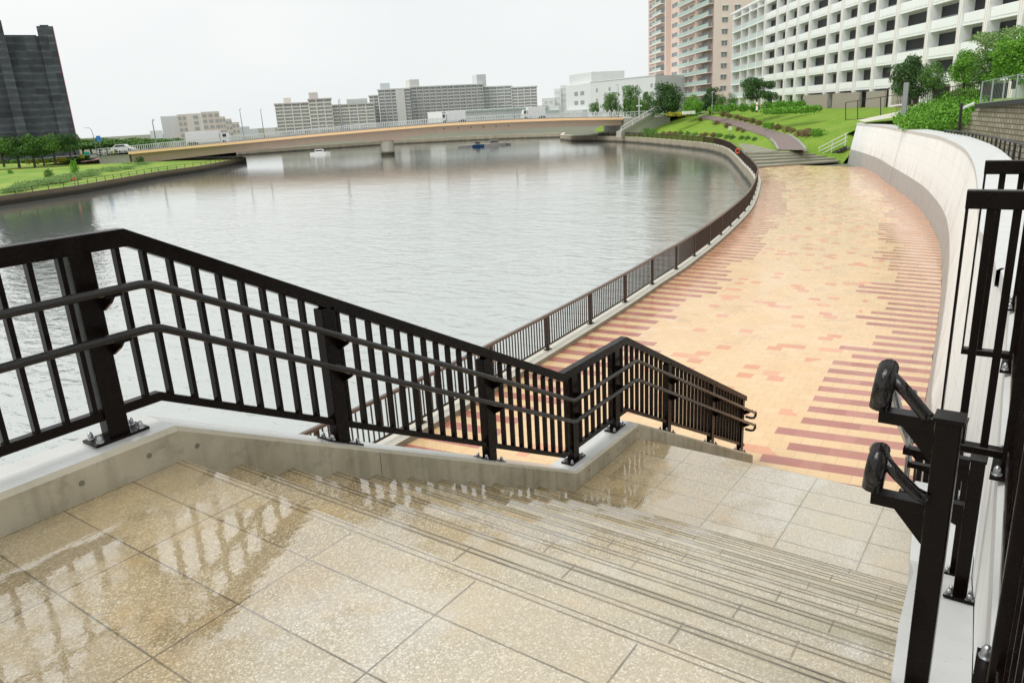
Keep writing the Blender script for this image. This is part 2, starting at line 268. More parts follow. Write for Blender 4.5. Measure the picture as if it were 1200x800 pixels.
# ------------------------------------------------------------------ mesh builder
class B:
    def __init__(s): s.v=[];s.f=[];s.mi=[];s.mats=[];s.smooth=False;s.uvs={}
    def m(s,mat):
        mat=MT[mat] if isinstance(mat,str) else mat
        if mat not in s.mats: s.mats.append(mat)
        return s.mats.index(mat)
    def face(s,pts,mat,):
        i=len(s.v); s.v+= [tuple(p) for p in pts]; s.f.append(tuple(range(i,i+len(pts)))); s.mi.append(s.m(mat))
    def mesh(s,vs,fs,mat):
        i=len(s.v); s.v+=[tuple(p) for p in vs]; k=s.m(mat)
        for f in fs: s.f.append(tuple(a+i for a in f)); s.mi.append(k)
    def box(s,a,b,mat,bev=0.):
        (x0,y0,z0),(x1,y1,z1)=a,b
        s.mesh([(x0,y0,z0),(x1,y0,z0),(x1,y1,z0),(x0,y1,z0),(x0,y0,z1),(x1,y0,z1),(x1,y1,z1),(x0,y1,z1)],
               [(0,3,2,1),(4,5,6,7),(0,1,5,4),(1,2,6,5),(2,3,7,6),(3,0,4,7)],mat)
    def obox(s,o,ex,ey,ez,mat):
        """box from corner o with edge vectors"""
        o,ex,ey,ez=map(Vector,(o,ex,ey,ez)); p=[o,o+ex,o+ex+ey,o+ey]; p=p+[q+ez for q in p]
        s.mesh(p,[(0,3,2,1),(4,5,6,7),(0,1,5,4),(1,2,6,5),(2,3,7,6),(3,0,4,7)],mat)
    def prism(s,poly,z0,z1,mat,top=None):
        n=len(poly); vs=[(p[0],p[1],z0) for p in poly]+[(p[0],p[1],z1) for p in poly]
        s.mesh(vs,[tuple(range(n-1,-1,-1))]+[(i,(i+1)%n,(i+1)%n+n,i+n) for i in range(n)],mat)
        s.mesh([(p[0],p[1],z1) for p in poly],[tuple(range(n))],top or mat)
    def bar(s,pts,w,h,mat,bev=.004):
        """rectangular section swept along pts, ends and mitres vertical"""
        pts=[Vector(p) for p in pts]; n=len(pts); rings=[]
        for i,p in enumerate(pts):
            a=pts[max(i-1,0)]; b=pts[min(i+1,n-1)]
            d1=(p-a) if i>0 else (b-p); d2=(b-p) if i<n-1 else (p-a)
            d1=Vector((d1.x,d1.y,0)).normalized(); d2=Vector((d2.x,d2.y,0)).normalized(); t=(d1+d2).normalized()
            sd=Vector((-t.y,t.x,0))*(w/2)/max(.3,t.dot(d1)); u=Vector((0,0,h/2)); e=bev
            k1=sd*(1-2*e/w); k2=u*(1-2*e/h)
            rings.append([p-sd-k2,p-k1-u,p+k1-u,p+sd-k2,p+sd+k2,p+k1+u,p-k1+u,p-sd+k2])
        vs=[q for r in rings for q in r]; fs=[]
        for i in range(n-1):
            for j in range(8): fs.append((i*8+j,i*8+(j+1)%8,(i+1)*8+(j+1)%8,(i+1)*8+j))
        fs.append(tuple(range(7,-1,-1))); fs.append(tuple((n-1)*8+j for j in range(8)))
        s.mesh(vs,fs,mat)
    def tube(s,pts,r,mat,k=10):
        pts=[Vector(p) for p in pts]; n=len(pts); rr=r if isinstance(r,(list,tuple)) else [r]*n
        vs=[];fs=[];side=None
        for i,p in enumerate(pts):
            t=(pts[min(i+1,n-1)]-pts[max(i-1,0)]).normalized()
            if side is None: side=t.orthogonal().normalized()
            side=(side-t*side.dot(t)).normalized(); up=t.cross(side)
            for j in range(k):
                a=2*math.pi*j/k; vs.append(p+(side*math.cos(a)+up*math.sin(a))*rr[i])
        for i in range(n-1):
            for j in range(k): fs.append((i*k+j,i*k+(j+1)%k,(i+1)*k+(j+1)%k,(i+1)*k+j))
        fs.append(tuple(range(k-1,-1,-1))); fs.append(tuple((n-1)*k+j for j in range(k)))
        s.mesh(vs,fs,mat)
    def dome(s,c,r,h,mat,k=8):
        c=Vector(c); vs=[];fs=[]
        rings=[(1,0),(1,.45),(.85,.75),(.5,.95)]
        for a,b in rings:
            for j in range(k): t=2*math.pi*j/k; vs.append(c+Vector((math.cos(t)*r*a,math.sin(t)*r*a,h*b)))
        vs.append(c+Vector((0,0,h)))
        for i in range(3):
            for j in range(k): fs.append((i*k+j,i*k+(j+1)%k,(i+1)*k+(j+1)%k,(i+1)*k+j))
        for j in range(k): fs.append((3*k+j,3*k+(j+1)%k,4*k))
        s.mesh(vs,fs,mat)
    def obj(s,name,parent=None,smooth=False,loc=None):
        me=bpy.data.meshes.new(name); me.from_pydata(s.v,[],s.f)
        for m in s.mats: me.materials.append(m)
        me.polygons.foreach_set('material_index',s.mi)
        if smooth: me.polygons.foreach_set('use_smooth',[len(f)<=4 for f in s.f])
        me.update(); o=bpy.data.objects.new(name,me); COL.objects.link(o)
        if parent: o.parent=parent
        if loc is not None: o.location=loc
        return o
def tag(o,label=None,cat=None,group=None,kind=None):
    if label: o['label']=label
    if cat: o['category']=cat
    if group: o['group']=group
    if kind: o['kind']=kind
    return o
def thing(name,label,cat,group=None,loc=(0,0,0)):
    o=bpy.data.objects.new(name,None); COL.objects.link(o); o.location=loc; return tag(o,label,cat,group)
def copy_tree(root):
    r=root.copy(); COL.objects.link(r)
    for ch in list(root.children):
        c=ch.copy(); COL.objects.link(c); c.parent=r
        for g in list(ch.children):
            d=g.copy(); COL.objects.link(d); d.parent=c
    return r
# ------------------------------------------------------------------ main profiles
X1=1.708; RISE=.1538; TR=.3; N1=12; XL=X1+N1*TR; ZL=-N1*RISE; X3=6.583; N2=13; XE=X3+N2*TR; ZP=ZL-N2*RISE
SL=RISE/TR
def nz(x):
    if x<=X1: return 0.
    if x<=XL: return -(x-X1)*SL
    if x<=X3: return ZL
    if x<=XE: return ZL-(x-X3)*SL
    return ZP
def interp(tab,x):
    if x<=tab[0][0]:
        (a,b),(c,d)=tab[0],tab[1]; return b+(x-a)*(d-b)/(c-a)
    for (a,b),(c,d) in zip(tab,tab[1:]):
        if x<=c: return b+(x-a)*(d-b)/(c-a)
    return d+(x-c)*(d-b)/(c-a)
WALLB=[(6.3,.60),(11.1,1.16),(15.3,1.49),(19,1.80),(22.5,2.12),(25.6,2.45),(28.3,2.78),(30.9,3.14),(33.6,3.62),(36.5,4.22),(40.5,5.12),(44.9,6.37),(49,7.6),(53,8.8),(56.4,9.75),(59.2,10.65),(65.9,13.25),(68.1,14.2)]
SR=[(-3,.0),(1.9,.19),(2.9,.28),(4.4,.38),(5.4,.50),(6.3,.60),(11.1,1.16)]   # right edge of the stairs
PW=[(-3,-.16),(1.8,-.02),(3,.03),(4.23,.08),(5.48,.12),(6.5,.16)]             # inner face of the fence platform
FEN=[(10,8.75),(13.7,9.0),(16.1,9.19),(18.5,9.4),(21,9.68),(23.2,9.88),(25.4,10.18),(27.7,10.52),(30,10.9),(32.2,11.3),(34.3,11.7),(36.4,12.13),(38.7,12.65),(43,13.8),(46.8,14.9),(51.3,16.25),(54.2,17.3),(60.2,19.7),(64.4,21.5),(70.5,24.0),(77.6,27.0),(85,30.2),(91,33.2),(96.5,36.4),(101,39.7),(108,45.7),(115,52.2),(123,59.9),(130,67.9),(134.4,74.6)]
FEN=[(-6,8.6),(4,8.65)]+FEN
# ------------------------------------------------------------------ ground, water, sky
WATER=-4.75
def poly_ground():
    right=[(p[0],p[1]+.0) for p in FEN]
    shore=[(139,83),(146,90),(158.5,97),(160,112),(156,126),(147,145),(131,153),(112,160),(102,190),(95,260),(60,260),(84,160),(92,131)]
    left=[(88.7,124.6),(69.7,109.2),(59.8,104.4),(42.5,91.5),(32.5,87.3),(10,78),(-60,55)]
    inner=[(-60,8.4)]+right+shore+left
    bm=bmesh.new()
    outer=[(3500*math.cos(a),3500*math.sin(a)) for a in [i*math.pi/12 for i in range(24)]]
    es=[]
    for loop in (outer,inner):
        vs=[bm.verts.new((p[0],p[1],-4.02)) for p in loop]
        es+=[bm.edges.new((vs[i],vs[(i+1)%len(vs)])) for i in range(len(vs))]
    bmesh.ops.triangle_fill(bm,use_beauty=True,edges=es)
    for f in bm.faces:
        if f.normal.z<0: f.normal_flip()
    me=bpy.data.meshes.new('ground'); bm.to_mesh(me); bm.free(); me.materials.append(MT['ground'])
    o=bpy.data.objects.new('ground',me); COL.objects.link(o); tag(o,kind='structure')
    return inner,shore,left
inner,SHORE,LEFT=poly_ground()
b=B(); b.face([(-70,-20,WATER),(300,-20,WATER),(300,300,WATER),(-70,300,WATER)],'water'); tag(b.obj('river_water'),kind='structure')
# river walls
def offs(poly,d):
    out=[]
    for i,p in enumerate(poly):
        a=poly[max(i-1,0)];c=poly[min(i+1,len(poly)-1)]; t=Vector((c[0]-a[0],c[1]-a[1])).normalized(); out.append((p[0]-t.y*d,p[1]+t.x*d))
    return out
def wallstrip(b,poly,dout,din,z0,z1,mat,topmat=None):
    A=offs(poly,dout);C=offs(poly,din); n=len(poly)
    for i in range(n-1):
        p,q,r,s_=A[i],A[i+1],C[i+1],C[i]
        b.face([(p[0],p[1],z0),(p[0],p[1],z1),(q[0],q[1],z1),(q[0],q[1],z0)],mat)
        b.face([(s_[0],s_[1],z0),(r[0],r[1],z0),(r[0],r[1],z1),(s_[0],s_[1],z1)],mat)
        b.face([(s_[0],s_[1],z1),(r[0],r[1],z1),(q[0],q[1],z1),(p[0],p[1],z1)],topmat or mat)
    for i in (0,n-1):
        p,s_=A[i],C[i]; b.face([(p[0],p[1],z0),(s_[0],s_[1],z0),(s_[0],s_[1],z1),(p[0],p[1],z1)],mat)
b=B(); wallstrip(b,FEN,.18,-.22,-5.6,-3.74,'farwall','edge'); tag(b.obj('river_wall'),'concrete river wall with a pale coping under the brown railing of the plaza','river wall')
b=B(); wallstrip(b,[(134.4,74.6)]+SHORE[:8],.3,-.5,-5.6,-3.65,'farwall','edge'); tag(b.obj('river_wall'),'far concrete river wall curving behind the bridge','river wall')
b=B(); wallstrip(b,[SHORE[-1]]+LEFT,.3,-.5,-5.6,-3.80,'bankwall'); 
tag(b.obj('river_wall'),'low dark river wall along the grassy left bank','river wall')
# ------------------------------------------------------------------ plaza
def plaza():
    me=bpy.data.meshes.new('plaza_paving'); bm=bmesh.new(); u1=bm.loops.layers.uv.new('left'); u2=bm.loops.layers.uv.new('right')
    th=[(-10,0),(8,8),(12,9),(16,6),(20,1),(26,-3),(32,-7),(45,-14),(60,-20),(75,-22)]
    xs=[-6+.7*i for i in range(0,108)]
    rows=[];s=0;prev=None
    for x in xs:
        yl=interp(FEN,x)-.22; 
        # march along the row direction until it meets the wall foot
        a=math.radians(interp(th,x)); t=0
        def right(px): return (interp(WALLB,px) if px>6.3 else 3.5)-.03
        while t<14 and yl-t*math.cos(a)>right(x+t*math.sin(a)): t+=.02
        pl=Vector((x,yl,ZP)); prr=Vector((x+t*math.sin(a),yl-t*math.cos(a),ZP))
        mid=(pl+prr)/2
        if prev is not None: s+=(mid-prev).length
        prev=mid; rows.append((pl,prr,t,s))
        if x>66.2: break
    K=8; g=[]
    for pl,prr,t,s in rows: g.append([bm.verts.new(pl.lerp(prr,j/K)) for j in range(K+1)])
    for i in range(len(rows)-1):
        for j in range(K):
            f=bm.faces.new((g[i][j],g[i][j+1],g[i+1][j+1],g[i+1][j]))
            for l,(ii,jj) in zip(f.loops,((i,j),(i,j+1),(i+1,j+1),(i+1,j))):
                t=rows[ii][2]; s=rows[ii][3]; l[u1].uv=(t*jj/K,s); l[u2].uv=(t*(1-jj/K),s)
    bmesh.ops.recalc_face_normals(bm,faces=bm.faces)
    if sum(f.normal.z for f in bm.faces)<0: bmesh.ops.reverse_faces(bm,faces=bm.faces)
    bm.to_mesh(me); bm.free(); me.materials.append(MT['plaza']); o=bpy.data.objects.new('plaza_paving',me); COL.objects.link(o); tag(o,kind='structure')
plaza()
# ------------------------------------------------------------------ staircase
st=thing('staircase','wide wet aggregate stone staircase with grooved treads and two landings','staircase')
def floor_strip(x0,x1,z,mat,name):
    b=B(); n=max(1,int((x1-x0)/.3+.5))
    for i in range(n):
        a=x0+(x1-x0)*i/n; c=x0+(x1-x0)*(i+1)/n
        b.face([(a,interp(SR,a),z),(c,interp(SR,c),z),(c,3.23,z),(a,3.23,z)],mat)
    return b.obj(name,st)
floor_strip(-4,X1,0,'slab','upper_landing')
def flight(x0,z0,n,name):
    b=B()
    for i in range(n):
        xa=x0+i*TR; z=z0-(i+1)*RISE
        ya=interp(SR,xa)
        # riser with a slim rounded nosing
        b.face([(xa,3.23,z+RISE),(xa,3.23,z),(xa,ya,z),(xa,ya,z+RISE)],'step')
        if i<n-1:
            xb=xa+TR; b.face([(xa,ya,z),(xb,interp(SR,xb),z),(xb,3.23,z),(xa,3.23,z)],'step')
    return b.obj(name,st)
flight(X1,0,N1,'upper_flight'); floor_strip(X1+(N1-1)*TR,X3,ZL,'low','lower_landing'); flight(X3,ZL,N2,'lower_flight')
# left kerb wall
def kerb_left():
    b=B(); xs=[-4,X1-.0,XL+.02,X3+.01,10.52]; tops=[nz(x)+.171 for x in xs]; tops[-1]=nz(10.18)+.171-.17
    tops[-1]=ZL-(10.52-X3)*SL+.171
    ch=.022; yi,yo=3.23,3.54
    for i in range(4):
        xa,xb,za,zb=xs[i],xs[i+1],tops[i],tops[i+1]
        n=max(1,int((xb-xa)/.9))
        for k in range(n):
            p,q=xa+(xb-xa)*k/n,xa+(xb-xa)*(k+1)/n; zp,zq=za+(zb-za)*k/n,za+(zb-za)*(k+1)/n
            b.face([(p,yi,-5),(q,yi,-5),(q,yi,zq-ch),(p,yi,zp-ch)],'kerb')
            b.face([(p,yi,zp-ch),(q,yi,zq-ch),(q,yi+ch,zq),(p,yi+ch,zp)],'kerbedge')
            b.face([(p,yi+ch,zp),(q,yi+ch,zq),(q,yo-ch,zq),(p,yo-ch,zp)],'kerbtop')
            b.face([(p,yo-ch,zp),(q,yo-ch,zq),(q,yo,zq-ch),(p,yo,zp-ch)],'kerbtop')
            b.face([(q,yo,-5),(p,yo,-5),(p,yo,zp-ch),(q,yo,zq-ch)],'kerb')
    x,z=xs[-1],tops[-1]; b.face([(x,yi,-5),(x,yo,-5),(x,yo,z-ch),(x,yo-ch,z),(x,yi+ch,z),(x,yi,z-ch)],'kerb')
    # tie holes and joint lines on the inner face
    r=random.Random(3)
    x=.15
    while x<10.2:
        zz=nz(x)+.171
        for dz in ((-.085,) if x<X1 else (-.08,-.2)):
            xx=x+r.uniform(-.05,.05)
            if zz+dz>nz(xx-.3)+.02 or x<X1:
                c=[(xx+.013*math.cos(a),yi-.0015,zz+dz+.013*math.sin(a)) for a in [j*math.pi/5 for j in range(10)]]
                b.face(c,'hole')
        x+=r.choice([.22,.3,.38])
    for x in (2.95,4.62,6.9):
        z=nz(x)+.15; b.face([(x,yi-.001,z-.5),(x+.006,yi-.001,z-.5),(x+.006,yi-.001,z),(x,yi-.001,z)],'hole')
    o=b.obj('kerb_wall'); tag(o,'stained concrete kerb wall under the dark railing on the river side of the stairs','kerb wall')
kerb_left()
# right side: sloping kerb, level platform, flood wall
def ZT(x):   # top of the flood wall
    return interp([(0,.171),(6.5,.171),(9,-.12),(12,-.38),(16,-.5),(38,-.5),(55,-.68),(68,-.78)],x)
def kerb_right():
    b=B(); xs=[-4,0,X1,2.3,2.9,3.6,4.4,XL,5.9,X3,7.6,9,10.2,10.52]
    for p,q in zip(xs,xs[1:]):
        def f(x): 
            z=(nz(x) if x<=XE else ZP)+interp([(-4,-.05),(2.5,-.05),(3.2,.171),(20,.171)],x)
            yi=interp(SR,x); yo=(interp(PW,x) if x<=6.5 else interp(WALLB,x)-.25)
            return yi,yo,z
        (a,c,z),(d,e,w)=f(p),f(q)
        if w>z-1e-6 and q>10.2: w=z
        b.face([(q,d,-5),(p,a,-5),(p,a,z),(q,d,w)],'white'); b.face([(q,d,w),(p,a,z),(p,c,z),(q,e,w)],'white')
    x=xs[-1]; b.face([(x,interp(SR,x),-5),(x,interp(SR,x),ZP+.17),(x,.5,ZP+.17),(x,.5,-5)],'white')
    tag(b.obj('kerb_wall'),'white sloping kerb on the right edge of the stairs carrying the handrail posts','kerb wall')
kerb_right()
def flood_wall():
    root=thing('flood_wall','tall curved white flood wall with a grey base along the plaza','flood wall')
    me=bpy.data.meshes.new('wall_face'); bm=bmesh.new(); ul=bm.loops.layers.uv.new('wall')
    P=[(x,interp(PW,x)) for x in (-4,0,1.8,3,4.23,5.48,6.3)]
    base=[];xs=[-4,0,1.8,3,4.2,5.5,6.3,7,8,9,10,11.1]+[12+ .9*i for i in range(62)]+[68.1]
    # smooth the base curve
    pts=[]
    for x in xs:
        if x<=6.5: y=interp(PW,x); ins=0
        else: y=interp(WALLB,x) if x>11 else interp([(6.5,.16),(11.1,1.16)],x); ins=min(.52,(x-6.5)*.12) if x<40 else .52
        if 6.5<x<=11: y=interp([(6.5,.16),(11.1,1.16)],x)
        pts.append((x,y,ins))
    for _ in range(2):
        pts=[pts[0]]+[(pts[i][0],(pts[i-1][1]+2*pts[i][1]+pts[i+1][1])/4,pts[i][2]) for i in range(1,len(pts)-1)]+[pts[-1]]
    prof=[];s=0
    for i,(x,y,ins) in enumerate(pts):
        a=pts[max(i-1,0)];c=pts[min(i+1,len(pts)-1)]; t=Vector((c[0]-a[0],c[1]-a[1])).normalized(); nrm=Vector((t.y,-t.x))  # away from plaza
        zt=ZT(x); zg=min(ZP+1.0,zt-.3)
        if x<6.6: zg=-4.4
        if i: s+=math.hypot(x-pts[i-1][0],y-pts[i-1][1])
        fr=(zg-ZP)/(zt-ZP)
        f0=Vector((x,y)); fg=f0+nrm*ins*fr*.9; fg2=fg+nrm*.015; ft=f0+nrm*ins
        k0=ft-nrm*.03; k1=ft+nrm*.92
        if x<7: k1=ft+nrm*1.3
        prof.append((f0,fg,fg2,ft,k0,k1,zg,zt,s))
    def strip(fn0,fn1,mat,name,uvz=True):
        bm=bmesh.new(); ul=bm.loops.layers.uv.new('wall')
        rows=[(bm.verts.new(fn0(p)),bm.verts.new(fn1(p))) for p in prof]
        for (a,b_),(c,d),p,q in zip(rows,rows[1:],prof,prof[1:]):
            f=bm.faces.new((a,c,d,b_))
            for l,(ss,zz) in zip(f.loops,((p[8],a.co.z),(q[8],c.co.z),(q[8],d.co.z),(p[8],b_.co.z))): l[ul].uv=(ss,zz)
            f.smooth=True
        me=bpy.data.meshes.new(name); bm.to_mesh(me); bm.free(); me.materials.append(MT[mat]); o=bpy.data.objects.new(name,me); COL.objects.link(o); o.parent=root
    V=lambda p,z:(p.x,p.y,z)
    strip(lambda p:V(p[0],-4.3),lambda p:V(p[1],p[6]),'grey','wall_base')
    strip(lambda p:V(p[1],p[6]-.001),lambda p:V(p[2],p[6]),'grey','wall_base_ledge')
    strip(lambda p:V(p[2],p[6]),lambda p:V(p[3],p[7]-.16),'wallface','wall_face')
    # coping: lip and top
    b=B()
    for p,q in zip(prof,prof[1:]):
        if p[0].x<6.2: lip=0
        a0,a1=p[4],q[4]; z0,z1=p[7],q[7]
        if p[0].x<7: a0,a1=p[3],q[3]
        b.face([V(p[3],z0-.16),V(q[3],z1-.16),V(a1,z1-.15),V(a0,z0-.15)],'white')
        b.face([V(a0,z0-.15),V(a1,z1-.15),V(a1,z1-.02),V(a0,z0-.02)],'white')
        e0=a0+(p[5]-a0).normalized()*.03; e1=a1+(q[5]-a1).normalized()*.03
        b.face([V(a0,z0-.02),V(a1,z1-.02),V(e1,z1),V(e0,z0)],'white')
        b.face([V(e0,z0),V(e1,z1),V(q[5],z1-.01),V(p[5],z0-.01)],'white')
        b.face([V(p[5],z0-.01),V(q[5],z1-.01),V(q[5],-4.3),V(p[5],-4.3)],'white')
    o=b.obj('coping',root)
    # far end face, joint
    b=B(); p=prof[-1]
    b.face([V(p[0],-4.3),V(p[1],p[6]),V(p[3],p[7]-.16),V(p[4],p[7]-.02),V(p[5],p[7]),V(p[5],-4.3)],'white'); b.obj('end_face',root)
    # expansion joint
    b=B()
    for xj in (50.5,26.3):
        i=min(range(len(prof)),key=lambda j:abs(prof[j][0].x-xj)); p=prof[i]; q=prof[i-1]; t=(q[0]-p[0]).normalized()*.05
        n=Vector((t.y,-t.x)).normalized()*(-.006)
        n=(p[0]-p[5]).normalized()*.008
        def o2(v,z): return (v.x+n.x,v.y+n.y,z)
        b.face([o2(p[0],ZP),o2(p[0]+t,ZP),o2(p[1]+t,p[6]),o2(p[1],p[6])],'hole'); b.face([o2(p[2],p[6]),o2(p[2]+t,p[6]),o2(p[4]+t,p[7]-.03),o2(p[4],p[7]-.03)],'hole')
    b.obj('expansion_joint',root)
    return prof
WP=flood_wall()
# ------------------------------------------------------------------ railings
def railing_bolts(parent,c,dx,dy,slope,zrot=0.):
    b0=None
    for sx in (-1,1):
        for sy in (-1,1):
            b=B(); b.dome((0,0,0),.0125,.034,'steel'); b.tube([(0,0,-.006),(0,0,.004)],.017,'steel',8)
            x=sx*dx; o=b.obj('bolt',parent,True); o.location=(c[0]+x,c[1]+sy*dy,c[2]+x*slope)
def post(root,x,y,zt,zb,wx,wy,plate=True,mat='bronze',slope=None,flip=1):
    b=B(); b.box((x-wx/2,y-wy/2,zb),(x+wx/2,y+wy/2,zt),mat); 
    o=b.obj('post',root)
    md=o.modifiers.new('bevel','BEVEL'); md.width=.004; md.segments=2
    if plate:
        sl=slope if slope is not None else (nz(x+.05)-nz(x-.05))/.1
        b=B(); L,Wd=.125,.062
        z=zb+.006
        b.obox((x-L,y-Wd,z-L*sl),(2*L,0,2*L*sl),(0,2*Wd,0),(0,0,.011),mat); p=b.obj('base_plate',o)
        railing_bolts(o,(x,y,z+.012),.095,.042,sl)
    return o
def left_railing():
    y=3.385; yh=3.246
    root=thing('stair_railing','dark bronze railing with twin handrails stepping down the river side of the stairs','railing')
    def line(h,x0=-1.75,x1=10.50,yy=y,sh=0.):
        return [(x0,yy,h),(X1+sh,yy,h),(XL+.03-sh*.2,yy,ZL+h),(X3+sh,yy,ZL+h),(x1,yy,ZL-(x1-X3)*SL+h)]
    b=B(); b.bar(line(1.061),.075,.08,'bronze'); b.obj('top_rail',root)
    b=B(); b.bar(line(.292,sh=.02),.05,.045,'bronze'); b.obj('bottom_rail',root)
    px=[-1.45,-.0,1.5,2.79,4.25,5.52,6.36,7.66,9.11,10.36]
    for h in (.862,.658):
        L=line(h,x1=10.55,yy=yh)
        # rounded kinks + hooked end
        e=Vector(L[-1]); d=Vector((1,0,-SL)).normalized()
        pts=[L[0]]
        for i in range(1,4):
            p=Vector(L[i]);a=Vector(L[i-1]);c=Vector(L[i+1]); pts+=[p+(a-p).normalized()*.03,p+(c-p).normalized()*.03]
        pts+=[e-d*.05,e,e+Vector((.05,0,-.012)),e+Vector((.072,0,-.04)),e+Vector((.072,.005,-.085)),e+Vector((.045,.02,-.11)),e+Vector((0,.05,-.10)),e+Vector((-.05,.11,-.07))]
        b=B(); b.tube(pts,.0195,'handrail',12); hr=b.obj('handrail',root,True)
        for x in px:
            z=nz(x)+h; b=B()
            xb=x+.05
            b.box((xb-.004,y-.06+.02,nz(xb)+h-.075),(xb+.004,y-.03+.005,nz(xb)+h-.01),'bronze')
            b.mesh([(xb-.006,yh-.012,z-.022),(xb-.006,y-.04,z-.022),(xb-.006,y-.04,z-.10),(xb-.006,yh+.03,z-.06),
                    (xb+.006,yh-.012,z-.022),(xb+.006,y-.04,z-.022),(xb+.006,y-.04,z-.10),(xb+.006,yh+.03,z-.06)],[(0,1,2,3),(7,6,5,4),(0,4,5,1),(1,5,6,2),(2,6,7,3),(3,7,4,0)],'bronze')
            b.box((xb-.035,yh-.013,z-.028),(xb+.035,yh+.013,z-.015),'bronze')
            b.obj('bracket',hr)
    for x in px: post(root,x,y,nz(x)+1.03,nz(x)+.168,.095,.075)
    x=-1.6; n=0
    while x<10.4:
        if min(abs(x-p) for p in px)>.075:
            zt=nz(x)+1.03; zb=nz(x)+.30; b=B(); b.box((x-.0105,y-.019,zb),(x+.0105,y+.019,zt),'bronze'); b.obj('baluster',root)
        x+=.121
left_railing()
def right_handrail():
    root=thing('stair_handrail','wet dark twin handrail on short posts down the right edge of the stairs','handrail')
    YH=[(1.9,.285),(2.9,.36),(4.4,.475),(5.4,.58),(6.3,.68),(8,.88),(10.6,1.16)]
    for h in (.985,.755):
        pts=[];x=2.06
        x0=1.985; y0=.282; z0=nz(2.02)+h
        pts=[(x0-.003,y0+.008,z0-.098),(x0-.004,y0+.004,z0-.05),(x0,y0,z0-.015),(x0+.02,y0,z0+.006),(x0+.05,interp(YH,2.03),nz(x0+.05)+h)]
        rr=[.0255,.026,.026,.024,.0195]
        if h<.9: pts=[(p[0],p[1],p[2]) for p in pts]
        for xx in (2.3,2.9,3.6,4.4,5.0,XL,5.8,6.2,X3,7.4,8.4,9.4,10.3): pts.append((xx,interp(YH,xx),nz(xx)+h-.02*(xx>2.5))); rr.append(.0195)
        e=Vector(pts[-1])
        for q in ((.06,0,-.01),(.085,0,-.04),(.088,0,-.12),(.05,-.01,-.16),(-.02,-.04,-.15)): pts.append(e+Vector(q)); rr.append(.019)
        b=B(); b.tube(pts,rr,'handrail',14); hr=b.obj('handrail',root,True)
        b=B(); b.tube([(x0+.006,y0-.004,z0-.006),(x0+.004,y0-.05,z0-.05),(x0+.006,y0-.092,z0-.098 if h>.9 else z0-.088),(x0+.007,y0-(.102 if h>.9 else .122),z0-(.108 if h>.9 else .10))],[.0165,.016,.016,.0165],'handrail',14); b.obj('return_bend',hr,True)
    for i,x in enumerate((2.02,3.68,5.0,6.3,7.7,9.1,10.2)):
        y=interp([(2.0,.135),(3.68,.115),(5,.2),(6.3,.33),(7.7,.55),(10.5,1.0)],x); zt=nz(x)+(.87 if i==0 else .90)
        p=post(root,x,y,zt,nz(x)+(.168 if i else -.05),.054,.058)
        b=B(); b.box((x-.034,y-.034,zt),(x+.034,y+.034,zt+.012),'bronze'); b.obj('cap',p)
        for h in ((.855,.618) if i==0 else (.885,.655)):
            z=nz(x)+h; yy=interp(YH,x); b=B()
            b.box((x-.021,y+.031,z-.016),(x+.021,yy+.0,z+.016),'bronze')
            b.mesh([(x-.005,y+.031,z-.016),(x-.005,yy-.05,z-.016),(x-.005,y+.031,z-.11),(x+.005,y+.031,z-.016),(x+.005,yy-.05,z-.016),(x+.005,y+.031,z-.11)],[(0,1,2),(5,4,3),(1,4,5,2),(0,3,4,1),(2,5,3,0)],'bronze')
            b.tube([(x,yy-.015,z+.01),(x,yy-.012,z+.075)],.008,'steel',8)
            b.obj('bracket_arm',p)
right_handrail()
def right_fence():
    root=thing('platform_fence','tall black fence on the flood wall top right beside the camera position','fence')
    fy=lambda x:.025+.036*(x-3)-.035
    L=[(x,fy(x),0) for x in (-1.2,0.4,1.75,3.0,4.23,5.48,6.0)]
    b=B(); b.bar([(p[0],p[1],1.135) for p in L if p[0]>=.4],.06,.07,'bronze'); b.obj('top_rail',root)
    b=B(); b.bar([(p[0],p[1],.245) for p in L if p[0]>=.4],.045,.05,'bronze'); b.obj('bottom_rail',root)
    for x in (.5,1.75,3.0,4.23,5.48):
        o=post(root,x,fy(x),1.10,.171,.08,.07,slope=0.)
        
    x=.62
    while x<5.95:
        if min(abs(x-p) for p in (.5,1.75,3.0,4.23,5.48))>.06:
            b=B(); b.box((x-.0125,fy(x)-.0125,.25),(x+.0125,fy(x)+.0125,1.11),'bronze'); b.obj('baluster',root)
        x+=.125
    for n,(x,yl) in enumerate(((3.0,.234),(4.23,.272))):
        g=thing('wing_panel','dark railing wing panel jutting over the white kerb, '+('nearer of the two' if n==0 else 'farther of the two'),'railing panel','wing panels on the flood wall fence')
        y1=fy(x)-.035
        b=B(); b.bar([(x,yl,1.137),(x,y1,1.137)],.05,.062,'bronze'); b.obj('top_rail',g)
        b=B(); b.bar([(x,yl,.232),(x,y1,.232)],.045,.032,'bronze'); b.obj('bottom_rail',g)
        b=B(); b.box((x-.02,yl-.008,.235),(x+.02,yl-.001,1.12),'bronze'); b.obj('end_bar',g)
        for yy in (yl-.075,yl-.15):
            b=B(); b.box((x-.0125,yy-.0125,.24),(x+.0125,yy+.0125,1.12),'bronze'); b.obj('baluster',g)
right_fence()
